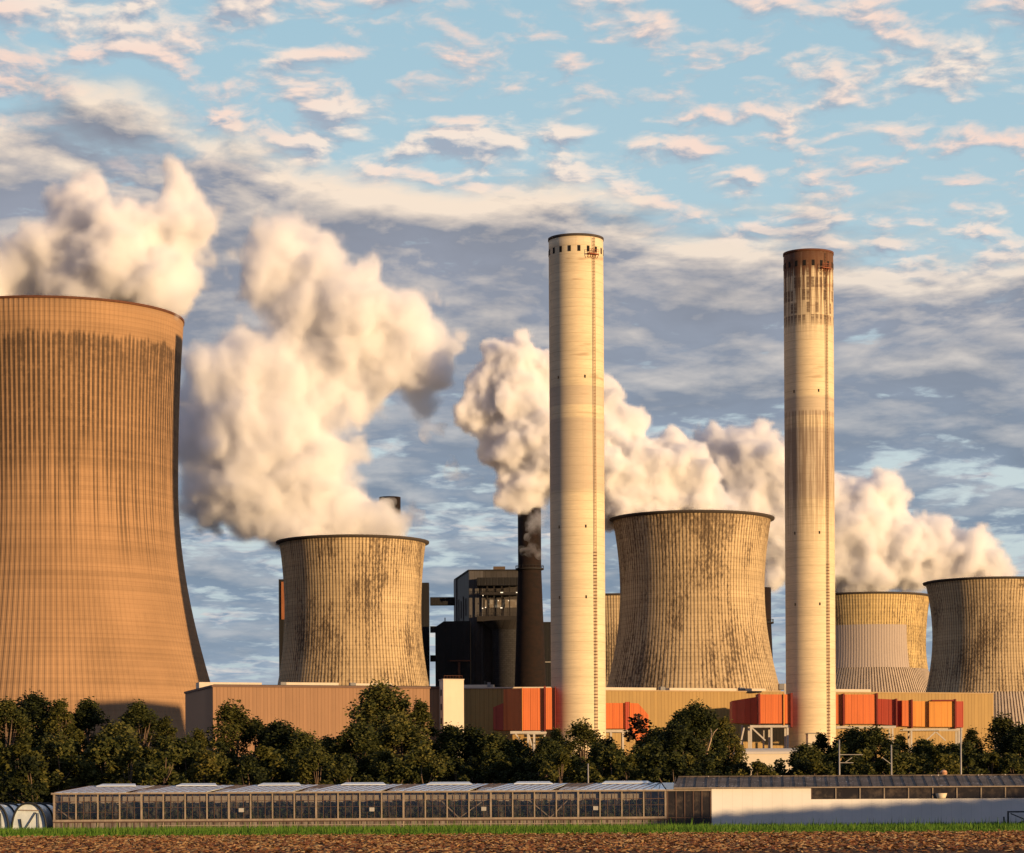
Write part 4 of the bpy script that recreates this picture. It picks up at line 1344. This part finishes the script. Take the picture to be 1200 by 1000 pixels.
# metal gate at the frame edge
t = thing('field_gate', (gx(1186), GY - 2, 0), 'dark tubular metal field gate with crossed braces before the white wall', 'gate')
gyy = GY - 2
s2 = gyy / F
def gq(px, py): return P(px, py, gyy)
MB().bar((gq(1176, 0).x, gyy, 0), (gq(1176, 0).x, gyy, gq(1176, 952.5).z), .14).build('gate_post', hoop_m, t)
MB().bar((gq(1176, 0).x - .07, gyy, gq(1176, 952.5).z + .07), (gq(1230, 0).x, gyy, gq(1176, 952.5).z + .07), .13).build('top_rail', hoop_m, t)
MB().bar((gq(1179, 0).x, gyy + .02, gq(1179, 953.5).z), (gq(1206, 0).x, gyy + .02, gq(1206, 965).z), .09).build('brace', hoop_m, t)
MB().bar((gq(1183, 0).x, gyy - .1, gq(1183, 967).z), (gq(1206, 0).x, gyy - .1, gq(1206, 957).z), .09).build('brace', hoop_m, t)
MB().bar((gq(1177, 0).x, gyy - .02, .35), (gq(1230, 0).x, gyy - .02, .35), .09).build('bottom_rail', hoop_m, t)
pst = MB().bar((gq(1171, 0).x, gyy, -.02), (gq(1171, 0).x, gyy, 1.05), .12)
pst.bar((gq(1171, 0).x - .09, gyy, .45), (gq(1171, 0).x + .12, gyy, .5), .08)
tag(pst.build('gate_stop', hoop_m, origin=(gq(1171, 0).x, gyy, 0)), 'short dark post beside the metal field gate', 'post')

# ------------------------------------------------------------------ railway masts
def mast(px, Y, top, label, arm=None, lattice=False):
    c = P(px, 952, Y); c.z = 0
    H = P(px, top, Y).z
    t = thing('railway_mast', c, label, 'mast')
    if lattice:
        m = MB()
        for dx in (-.17, .17):
            m.bar((c.x + dx, Y, 0), (c.x + dx * .8, Y, H), .10)
        z = .4
        sgn = 1
        while z < H - .6:
            m.bar((c.x - .17 * sgn, Y, z), (c.x + .17 * sgn, Y, z + .55), .06)
            z += .55; sgn = -sgn
        m.build('pole', steel, t)
    else:
        MB().tube([(c.x, Y, 0), (c.x, Y, H)], [.10, .07], 10).build('pole', steel, t)
    for (a, b) in arm or []:
        MB().bar(P(*a, Y), P(*b, Y), .07).build('bracket_arm', steel, t)


mast(984, 284, 867, 'pale railway mast with a bracket arm in front of the trees', [((984, 884.5), (1011, 884.5)), ((990, 894), (998.5, 888)), ((984, 894), (1000, 894))])
mast(1045, 286, 873, 'short pale mast half lost among the trees', [((1034, 888), (1045, 896))])
mast(1126.5, 285, 853, 'pale lattice railway mast rising above the trees')
mast(689.5, 288, 895, 'thin pale post among the shrubs below the clean-rimmed chimney')

# ------------------------------------------------------------------ trees
leafm = vary('tree leaves', [(0.010, 0.014, 0.004), (0.027, 0.034, 0.008), (0.062, 0.066, 0.014), (0.15, 0.13, 0.032)], 0.28, 0.7, trans=0.18)
leafy = vary('yellowing tree leaves', [(0.016, 0.018, 0.004), (0.045, 0.048, 0.009), (0.095, 0.088, 0.016), (0.19, 0.15, 0.035)], 0.35, 0.7, trans=0.2)
leafd = vary('dark reddish leaves', [(0.018, 0.012, 0.008), (0.035, 0.020, 0.012), (0.05, 0.035, 0.015)], 0.3, 0.75, trans=0.1)
barkm = worn('grey-brown bark', (0.15, 0.10, 0.065), .9, .3, 1.5)


def tree_proto(seed, H, W, clumps, per, leaf, trunk_h=.28, top_bias=.0, airy=.0, lm=leafm, low=.12):
    """crown of leaf clumps on real limbs; unit: metres, base at origin"""
    r = random.Random(seed)
    limbs = MB()
    tips = []
    tr = [Vector((0, 0, -.1))]
    for i in range(1, 6):
        tr.append(Vector((r.uniform(-.04, .04) * H, r.uniform(-.03, .03) * H, H * .80 * i / 5)))
    limbs.tube(tr, [.022 * H * (1 - .16 * i) for i in range(6)], 7)
    for k in range(clumps):
        f_ = r.uniform(low, 1.0)
        a = r.uniform(0, 2 * math.pi)
        prof = math.sin(math.pi * min(1, max(0.02, (f_ - low + .12) / (1.1 - low)) ** (.8 + top_bias))) ** .7
        rad = W / 2 * prof * math.sqrt(r.uniform(.15, 1.0))
        tips.append(Vector((math.cos(a) * rad, math.sin(a) * rad, H * (f_ * .93 + .03))))
    for p in tips[::3]:
        b = tr[min(5, max(1, int(p.z / H * 4.2)))]
        mid = b.lerp(p, .5) + Vector((0, 0, -.03 * H))
        limbs.tube([b, mid, p], [.010 * H, .006 * H, .002 * H], 5)
    V, Fc = [], []
    for p in tips:
        cr = W * r.uniform(.05, .125)
        n = int(per * r.uniform(.5, 1.3))
        for _ in range(n):
            d = Vector((r.gauss(0, 1), r.gauss(0, 1), r.gauss(0, .75)))
            d = d.normalized() * cr * (r.random() ** .45) * (1.0 + airy * r.random())
            q = p + d
            if q.z < .1: continue
            nn = Vector((r.gauss(0, 1), r.gauss(0, 1), r.gauss(0, 1) + .3)).normalized()
            u = nn.cross(Vector((.2, .1, 1))).normalized()
            v = nn.cross(u)
            L = leaf * r.uniform(.6, 1.35)
            w = L * r.uniform(.45, .7)
            k = len(V)
            V += [q - u * L * .5, q + v * w * .5, q + u * L * .5, q - v * w * .5]
            Fc.append((k, k + 1, k + 2, k + 3))
    cm = bpy.data.meshes.new('crown'); cm.from_pydata([tuple(p) for p in V], [], Fc); cm.materials.append(lm)
    tm = bpy.data.meshes.new('trunk'); tm.from_pydata([tuple(p) for p in limbs.v], [], limbs.f); tm.materials.append(barkm)
    tm.polygons.foreach_set('use_smooth', [True] * len(limbs.f))
    return tm, cm


PROTO = {
    'tall': tree_proto(1, 14, 8.0, 95, 190, .29, top_bias=.1, airy=.35),
    'tall2': tree_proto(2, 14, 6.4, 80, 190, .28, top_bias=-.1, airy=.4, lm=leafy),
    'broad': tree_proto(3, 12, 10, 120, 190, .29, low=.2, airy=.3),
    'dome': tree_proto(4, 9, 8.4, 95, 190, .27, low=.05, airy=.25),
    'airy': tree_proto(5, 12, 8.5, 54, 170, .30, airy=.7, lm=leafy),
    'dark': tree_proto(6, 8, 5.5, 34, 70, .34, airy=.8, lm=leafd),
}
SHR = [tree_proto(20 + k, 4.6, 5.2, 34, 170, .25, low=.0, lm=leafy if k == 2 else leafm) for k in range(4)]
PH = {'tall': 14, 'tall2': 14, 'broad': 12, 'dome': 9, 'airy': 12, 'dark': 8}
rt_ = random.Random(5)


def tree(kind, px, top, Y, label, wide=1.0, group=None, name='tree'):
    c = P(px, 952, Y); c.z = 0
    H = P(px, top, Y).z
    k = H / (PH[kind] * 1.0)
    t = thing(name, c, label, 'tree', group)
    a = rt_.uniform(0, 6.28)
    for nm, me, mm in (('trunk', PROTO[kind][0], barkm), ('crown', PROTO[kind][1], leafm)):
        o = bpy.data.objects.new(nm, me); COL.objects.link(o); o.parent = t
        o.scale = (k * wide, k * wide, k); o.rotation_euler = (0, 0, a)
    return t


BELT = 'dark trees in the belt behind the greenhouse'
GL = 'dark leafy tree in the crowded belt between greenhouse and power station'
TREES = [('tall', 8, 819, 318, None), ('broad', 38, 815, 330, 'broad tall tree before the lower flank of the huge tower, nearest the polytunnels'), ('tall2', 72, 817, 322, None), ('tall', 104, 819, 326, 'forked tall tree standing before the base of the huge tower'),
         ('tall', 163, 822, 320, 'upright pointed tree just left of the brown hall\'s shaded end'), ('tall2', 195, 838, 316, None), ('dome', 137, 850, 312, None), ('tall2', 232, 852, 318, None), ('airy', 272, 826, 325, 'loose tree reaching up before the near corner of the brown hall'), ('tall', 300, 842, 328, None),
         ('dome', 328, 848, 322, None), ('dome', 355, 860, 318, None), ('dome', 385, 866, 325, None), ('broad', 448, 802, 335, 'biggest round-crowned tree, rising over the roofline of the brown hall'), ('tall2', 492, 818, 332, None), ('dome', 470, 840, 325, None), ('dome', 420, 850, 322, None),
         ('dome', 528, 852, 330, None), ('dome', 552, 854, 325, None), ('dome', 580, 862, 322, None), ('dome', 606, 868, 330, None), ('tall2', 652, 852, 326, None), ('airy', 682, 847, 322, 'open-crowned small tree before the foot of the clean-rimmed chimney'), ('dome', 640, 866, 318, None), ('dome', 712, 868, 326, None),
         ('dark', 748, 840, 330, 'sparse dark sapling against the orange duct\'s sloping end'), ('dome', 770, 856, 322, None), ('tall', 800, 832, 332, None), ('broad', 818, 825, 328, 'wide bushy tree with a pale bare branch, left of the rusty-topped chimney'), ('dome', 792, 850, 318, None), ('tall2', 850, 838, 330, None),
         ('dome', 945, 874, 320, None), ('tall2', 962, 857, 326, 'pointed small tree at the foot of the rusty-topped chimney'), ('dome', 1000, 856, 325, None), ('dome', 1026, 855, 322, None), ('tall2', 1056, 859, 328, None), ('dome', 1082, 868, 320, None), ('tall2', 1102, 870, 326, None),
         ('tall2', 1140, 852, 322, None), ('airy', 1175, 841, 326, 'open-crowned tree nearest the frame edge on the sunny side'), ('dome', 1200, 852, 320, None), ('dome', 1116, 873, 316, None), ('tall', -20, 818, 325, None), ('dome', 1225, 850, 322, None)]
for kd, px, top, Y, lab in TREES:
    t = tree(kd, px, top, Y, lab or GL, 1.05 if kd == 'tall' else .86 if px == 818 else 1.0, BELT)
    if lab and 'bare branch' in lab:
        br = MB().tube([P(827, 888, 321.5), P(830, 877, 321), P(833, 868, 320.6), P(834, 860, 320.6), P(833, 854, 320.8)], [.13, .11, .09, .06, .03], 7)
        br.tube([P(833.7, 865, 320.6), P(837, 858, 320.4), P(841, 854, 320.4)], [.07, .05, .02], 6)
        t['_w'] = tuple(t.location)
        br.build('bare_branch', worn('bleached bark', (.42, .30, .20), .9, .2, 2), t)
for i in range(70):
    px = -20 + i * 18 + rt_.uniform(-7, 7)
    Y = rt_.uniform(291, 312)
    low_gap = 862 < px < 938
    top = rt_.uniform(872, 893) if not low_gap else rt_.uniform(891, 897)
    if px < 220: top -= 8
    H = P(px, top, Y).z
    c = P(px, 952, Y); c.z = 0
    t = thing('shrub', c, 'dark bushy shrub in the thicket behind the greenhouse roof', 'shrub', 'shrubs behind the greenhouse')
    a = rt_.uniform(0, 6.28)
    pr = SHR[i % 4]
    kk = H / 4.6
    for nm, me in (('stem', pr[0]), ('foliage', pr[1])):
        o = bpy.data.objects.new(nm, me); COL.objects.link(o); o.parent = t
        o.scale = (kk * .85, kk * .85, kk); o.rotation_euler = (0, 0, a)
# unseen trees added beyond the frame edge to cast shade on the white wall
for k in range(30):
    x = 85 + k * 1.3
    H = 6.85 + .055 * 1.3 * k 
    t = thing('tree', (x, 188 + (.8 if k % 2 else -.8), 0), 'unseen bushy tree added outside the frame, shading the white wall', 'tree', 'added unseen trees shading the white wall')
    for nm, me in (('trunk', PROTO['dome'][0]), ('crown', PROTO['dome'][1])):
        o = bpy.data.objects.new(nm, me); COL.objects.link(o); o.parent = t
        o.scale = (.85, .85, H / 9); o.rotation_euler = (0, 0, k * 1.3)
# unseen tall block added beyond the frame edge to shade the huge tower's foot
t = thing('bunker_block', (133, 606, 0), 'unseen tall sheet-clad block added outside the frame, shading the foot of the huge tower', 'bunker')
MB().box(119, 147, 595, 615.5, -.5, 54).build('wall', clad_brown, t)
MB().box(118.7, 147.3, 594.7, 615.8, 54.01, 54.6).build('roof_edge', grey_box, t)

#@@PLUMES
# ------------------------------------------------------------------ steam
def steam_mat(name, dens, aniso=0.0, col=(0.993, 0.990, 1.0), wisp=None):
    """scattering droplets; wisp = (size in metres, low, high) tears the cloud into drifting shreds"""
    m = bpy.data.materials.new(name)
    m.use_nodes = True
    N = NT(m.node_tree)
    v = N.n('ShaderNodeVolumePrincipled')
    v.inputs['Color'].default_value = (*col, 1)
    v.inputs['Density'].default_value = dens
    v.inputs['Anisotropy'].default_value = aniso
    if wisp:
        n = N.noise(N.n('ShaderNodeNewGeometry').outputs['Position'], 1.0 / wisp[0], 4, 0.6, 0.6)
        N.put(v.inputs['Density'], N.m('MULTIPLY', N.ss(n, wisp[1], wisp[2]), dens))
    N.t.links.new(v.outputs[0], N.n('ShaderNodeOutputMaterial').inputs['Volume'])
    return m


_perm = np.random.default_rng(99).integers(0, 2 ** 31, size=(256, 256, 3)).astype(np.uint32)


def gnoise(p):
    """vectorised gradient noise, about -1..1"""
    i = np.floor(p).astype(np.int64)
    f = p - i
    u = f * f * f * (f * (f * 6 - 15) + 10)
    out = 0
    for dx in (0, 1):
        for dy in (0, 1):
            for dz in (0, 1):
                h = (i[:, 0] + dx) * 73856093 ^ (i[:, 1] + dy) * 19349663 ^ (i[:, 2] + dz) * 83492791
                h = (h ^ (h >> 13)) * 1274126177
                h = h ^ (h >> 16)
                g = np.stack([(h & 1023) / 511.5 - 1, ((h >> 10) & 1023) / 511.5 - 1, ((h >> 20) & 1023) / 511.5 - 1], 1)
                w = (u[:, 0] if dx else 1 - u[:, 0]) * (u[:, 1] if dy else 1 - u[:, 1]) * (u[:, 2] if dz else 1 - u[:, 2])
                out = out + w * np.sum(g * (f - np.array([dx, dy, dz])), 1)
    return out


def ico(sub):
    bm = bmesh.new()
    bmesh.ops.create_icosphere(bm, subdivisions=sub, radius=1.0)
    v = np.array([p.co[:] for p in bm.verts])
    f = [tuple(x.index for x in q.verts) for q in bm.faces]
    bm.free()
    return v, f


ICO2, ICO1 = ico(2), ico(1)


def fog_mat(name, dens, col=(0.997, 0.9945, 1.0)):
    m = bpy.data.materials.new(name)
    m.use_nodes = True
    N = NT(m.node_tree)
    v = N.n('ShaderNodeVolumePrincipled')
    v.inputs['Color'].default_value = (*col, 1)
    v.inputs['Anisotropy'].default_value = 0.0
    v.inputs['Density'].default_value = dens
    v.inputs['Density Attribute'].default_value = 'density'
    N.t.links.new(v.outputs[0], N.n('ShaderNodeOutputMaterial').inputs['Volume'])
    return m


def to_fog(o, material, voxel, band, size, amp, lo, hi):
    """fill the closed skin with a density grid: it thins over BAND metres towards the skin and is torn there by noise"""
    ng = bpy.data.node_groups.new('steam_fill', 'GeometryNodeTree')
    ng.interface.new_socket('Geometry', in_out='INPUT', socket_type='NodeSocketGeometry')
    ng.interface.new_socket('Geometry', in_out='OUTPUT', socket_type='NodeSocketGeometry')
    N = NT.__new__(NT)
    N.t = ng
    gi, go = N.n('NodeGroupInput'), N.n('NodeGroupOutput')
    pos = N.n('GeometryNodeInputPosition').outputs[0]
    px = N.n('GeometryNodeProximity', target_element='FACES')
    ng.links.new(gi.outputs[0], px.inputs[0])
    sn = N.n('GeometryNodeSampleNearestSurface', data_type='FLOAT_VECTOR')
    ng.links.new(gi.outputs[0], sn.inputs['Mesh'])
    ng.links.new(N.n('GeometryNodeInputNormal').outputs[0], sn.inputs['Value'])
    dv = N.n('ShaderNodeVectorMath', operation='DOT_PRODUCT')
    ng.links.new(N.vm('SUBTRACT', pos, px.outputs['Position']), dv.inputs[0])
    ng.links.new(sn.outputs['Value'], dv.inputs[1])
    depth = N.m('MULTIPLY', N.m('MULTIPLY', N.m('SIGN', dv.outputs['Value']), px.outputs['Distance']), -1.0 / band)
    depth = N.m('MINIMUM', depth, 1.0)
    n = N.noise(N.vm('ADD', pos, tuple(o.location)), 1.0 / size, 5, 0.60, 0.4)
    f = N.m('ADD', depth, N.m('MULTIPLY', N.m('SUBTRACT', n, 0.5), amp))
    f = N.m('MULTIPLY', N.ss(f, lo, hi), N.ss(depth, 0.0, 0.14))
    vc = N.n('GeometryNodeVolumeCube')
    ng.links.new(f, vc.inputs['Density'])
    bb = [Vector(c) for c in o.bound_box]
    mn = Vector([min(c[i] for c in bb) - 2 for i in range(3)])
    mx = Vector([max(c[i] for c in bb) + 2 for i in range(3)])
    vc.inputs['Min'].default_value, vc.inputs['Max'].default_value = mn, mx
    for i, k in enumerate('XYZ'):
        vc.inputs['Resolution ' + k].default_value = max(8, int((mx[i] - mn[i]) / voxel))
    sm = N.n('GeometryNodeSetMaterial')
    sm.inputs['Material'].default_value = material
    ng.links.new(vc.outputs[0], sm.inputs[0])
    ng.links.new(sm.outputs[0], go.inputs[0])
    o.modifiers.new('steam_fill', 'NODES').node_group = ng


def plume(lobes, Y, seed, material, label, voxel=0.8, kids=16, grand=5, flat=0.75, rough=1.0, swell=0.92, fog=None):
    """cauliflower cloud: lobes (px, py, r in photo px, depth offset in m) sprout smaller puffs; voxel-merged"""
    rng = np.random.default_rng(seed)
    balls = []
    for (px, py, r, dy) in lobes:
        c = np.array(P(px, py, Y + dy))
        R = r * (Y + dy) / F
        balls.append((c, R * swell))
        for _ in range(kids):
            d = rng.normal(size=3)
            d /= np.linalg.norm(d)
            r1 = R * rng.uniform(0.26, 0.46)
            c1 = c + d * (R * rng.uniform(0.72, 0.98) - r1 * 0.35) * np.array([1, flat + 0.2, 1])
            balls.append((c1, r1))
            for _ in range(grand):
                d2 = rng.normal(size=3) + d * 1.2
                d2 /= np.linalg.norm(d2)
                r2 = r1 * rng.uniform(0.25, 0.5)
                balls.append((c1 + d2 * (r1 * 0.95), r2))
    V, Fc, k = [], [], 0
    for c, R in balls:
        v, f = ICO2 if R > 4 else ICO1
        V.append(v * R + c)
        Fc += [(a + k, b + k, d + k) for a, b, d in f]
        k += len(v)
    V = np.concatenate(V)
    o0 = V.mean(axis=0)
    me = bpy.data.meshes.new('steam_cloud')
    me.from_pydata([tuple(p) for p in V - o0], [], Fc)
    o = bpy.data.objects.new('steam_cloud', me)
    COL.objects.link(o)
    o.location = o0
    rm = o.modifiers.new('merge', 'REMESH')
    rm.mode = 'VOXEL'
    rm.voxel_size = voxel
    sm = o.modifiers.new('soften', 'SMOOTH')
    sm.factor, sm.iterations = 0.5, 2
    dg = bpy.context.evaluated_depsgraph_get()
    me2 = bpy.data.meshes.new_from_object(o.evaluated_get(dg))
    me2.name = 'steam_cloud'
    o.modifiers.clear()
    o.data = me2
    # billows: creased noise pushes the skin in and out at several sizes
    nv = len(me2.vertices)
    co = np.empty(nv * 3); me2.vertices.foreach_get('co', co); co = co.reshape(-1, 3)
    for L, A in ((17.0, 4.2), (8.0, 2.6), (3.8, 1.7), (1.9, 0.9)):
        no = np.empty(nv * 3); me2.vertex_normals.foreach_get('vector', no); no = no.reshape(-1, 3)
        w = co + 1.2 * np.stack([gnoise(co / 9.0 + 50), gnoise(co / 9.0 + 90), gnoise(co / 9.0 + 140)], 1)
        d = (np.abs(gnoise(w / L + seed * 7.3)) * 2.6 - 0.40) * A * rough
        co = co + no * d[:, None]
        me2.vertices.foreach_set('co', co.ravel()); me2.update()
    bpy.data.meshes.remove(me)
    rm = o.modifiers.new('merge', 'REMESH')
    rm.mode = 'VOXEL'
    rm.voxel_size = voxel * 0.8
    me3 = bpy.data.meshes.new_from_object(o.evaluated_get(bpy.context.evaluated_depsgraph_get()))
    o.modifiers.clear()
    o.data = me3
    bpy.data.meshes.remove(me2)
    me2 = me3
    me2.name = 'steam_cloud'
    # keep only the outer skin: drop closed pockets left inside
    bm = bmesh.new(); bm.from_mesh(me2)
    seen, comps = set(), []
    for v0 in bm.verts:
        if v0.index in seen: continue
        st, comp = [v0], []
        seen.add(v0.index)
        while st:
            v = st.pop(); comp.append(v)
            for e in v.link_edges:
                w = e.other_vert(v)
                if w.index not in seen:
                    seen.add(w.index); st.append(w)
        comps.append(comp)
    big = max(len(c) for c in comps)
    drop = [v for c in comps if len(c) < min(400, big) for v in c]
    bmesh.ops.delete(bm, geom=drop, context='VERTS')
    bm.to_mesh(me2); bm.free()
    me2.shade_smooth()
    me2.materials.clear()
    me2.materials.append(material)
    if fog:
        to_fog(o, material, *fog)
    return tag(o, label, 'steam cloud', None, 'stuff')


ST = steam_mat('steam', 0.60)
FOG_TORN = fog_mat('torn steam', 0.45)
FOG_SOFT = fog_mat('soft steam', 0.60)
FOG_DENSE = fog_mat('dense steam', 1.0)
FOG_FAR = fog_mat('far steam', 0.60)
ST_FAR = steam_mat('far steam', 0.32)
ST_DENSE = steam_mat('dense steam', 1.0)
ST_THIN = steam_mat('torn steam', 0.34, wisp=(20.0, 0.37, 0.60))
ST_SOFT = steam_mat('soft steam', 0.55, wisp=(20.0, 0.30, 0.52))
ST_WISP = steam_mat('wisp of steam', 0.10, wisp=(9.0, 0.40, 0.66))
plume([(70, 310, 45, 0), (20, 335, 40, 10), (130, 300, 60, 0), (95, 245, 38, 5), (85, 222, 20, 0), (180, 330, 45, -5), (165, 275, 34, 10), (-30, 345, 40, 0), (60, 360, 50, 15), (140, 360, 50, 10),
       (222, 272, 34, 5), (215, 250, 24, 5), (245, 300, 26, 8), (210, 215, 24, 5), (195, 205, 14, 5), (110, 270, 45, 0), (45, 285, 30, 0), (100, 330, 60, 5), (200, 320, 40, 5), (10, 310, 30, 0)], 850, 1, FOG_SOFT, 'cream steam cloud over the huge tower at the frame edge', swell=1.22, fog=(1.2, 12.0, 14.0, 1.7, 0.08, 0.44))
plume([(330, 285, 42, 0), (345, 262, 26, 0), (305, 310, 30, 0), (370, 320, 50, 5), (350, 360, 45, 0), (420, 355, 52, 0), (470, 385, 48, 5), (505, 405, 34, 10), (450, 430, 40, 10), (490, 455, 30, 20), (430, 400, 40, 0),
       (275, 400, 30, 0), (255, 440, 45, 0), (300, 430, 45, 0), (330, 470, 45, 0), (375, 450, 34, 5), (285, 490, 52, 0), (240, 490, 40, 5), (320, 530, 55, 0), (290, 570, 50, 0), (250, 560, 40, 5), (360, 560, 50, 0),
       (400, 520, 26, 5), (330, 605, 45, 0), (400, 600, 46, 0), (445, 608, 30, 0), (415, 630, 50, 10), (370, 625, 40, 0), (500, 440, 30, 5), (515, 420, 22, 5), (465, 430, 40, 5), (420, 395, 45, 0), (380, 385, 40, 0), (340, 500, 45, 0), (390, 490, 30, 0), (270, 530, 50, 0), (225, 520, 30, 5), (310, 330, 40, 0), (375, 290, 30, 0), (405, 455, 34, 5), (435, 470, 26, 8), (345, 430, 26, 5), (465, 610, 24, 5), (486, 618, 15, 0), (240, 585, 34, 5), (228, 470, 30, 8), (290, 610, 30, 0), (235, 600, 28, 10)], 970, 2, FOG_TORN, 'tall billowing steam cloud rising from the tower behind the brown hall', swell=1.22, fog=(1.2, 14.0, 16.0, 1.9, 0.10, 0.50))
plume([(590, 425, 32, 0), (605, 405, 20, 0), (575, 450, 30, 0), (560, 480, 30, 0), (610, 470, 45, 0), (640, 450, 38, 5), (600, 520, 42, 0), (575, 525, 22, 0), (650, 520, 55, 0), (620, 560, 36, 0), (700, 490, 40, 5), (735, 500, 26, 0),
       (700, 550, 50, 0), (750, 555, 48, 0), (795, 545, 40, 0), (825, 560, 26, 0), (770, 585, 40, 0), (820, 592, 30, 0), (850, 600, 20, 0), (720, 590, 40, 0), (690, 540, 50, 0), (660, 480, 40, 5), (680, 590, 30, 0), (812, 612, 40, 15)], 955, 3, FOG_DENSE, 'bright cream steam cloud leaning over the tower between the chimneys', swell=1.06, fog=(0.9, 6.0, 8.0, 1.15, 0.10, 0.34))
plume([(870, 540, 44, 0), (840, 530, 34, 0), (900, 560, 50, 0), (880, 600, 50, 0), (915, 630, 45, 0), (905, 660, 30, 0), (960, 600, 50, 0), (1000, 620, 55, 0), (1030, 585, 36, 0), (1045, 590, 26, 0), (1000, 590, 36, 0), (960, 650, 45, 0),
       (1050, 640, 45, 0), (1090, 630, 32, 0), (1095, 645, 34, 0), (1130, 650, 34, 0), (1125, 640, 26, 0), (1160, 664, 26, 0), (1175, 672, 18, 0), (1010, 670, 42, 0), (1060, 672, 30, 0), (1100, 672, 24, 0), (950, 690, 25, 0)], 1285, 4, FOG_FAR, 'pinkish steam cloud drifting behind the rusty-topped chimney', swell=1.14, fog=(1.3, 11.0, 12.0, 1.5, 0.10, 0.42))
plume([(626, 625, 15, 0), (615, 645, 12, 0), (634, 650, 13, 0), (622, 605, 12, 0), (640, 612, 12, 0)], 1048, 5, ST_WISP, 'thin wisp of steam drifting across the top of the sooty brown chimney', kids=8, grand=3)
plume([(516, 505, 9, 0), (508, 512, 7, 0), (530, 548, 13, 0), (545, 556, 9, 0), (565, 560, 10, 0), (520, 556, 8, 0), (585, 585, 9, 0)], 960, 6, ST_WISP, 'small torn orange puffs of steam left of the brightest cloud', kids=8, grand=3)
plume([(452, 606, 18, 0), (470, 612, 15, 0), (485, 618, 12, 0), (440, 615, 18, 0), (495, 624, 8, 0)], 965, 8, ST_WISP, 'thin steam curling over the rim of the tower behind the brown hall', kids=8, grand=3)
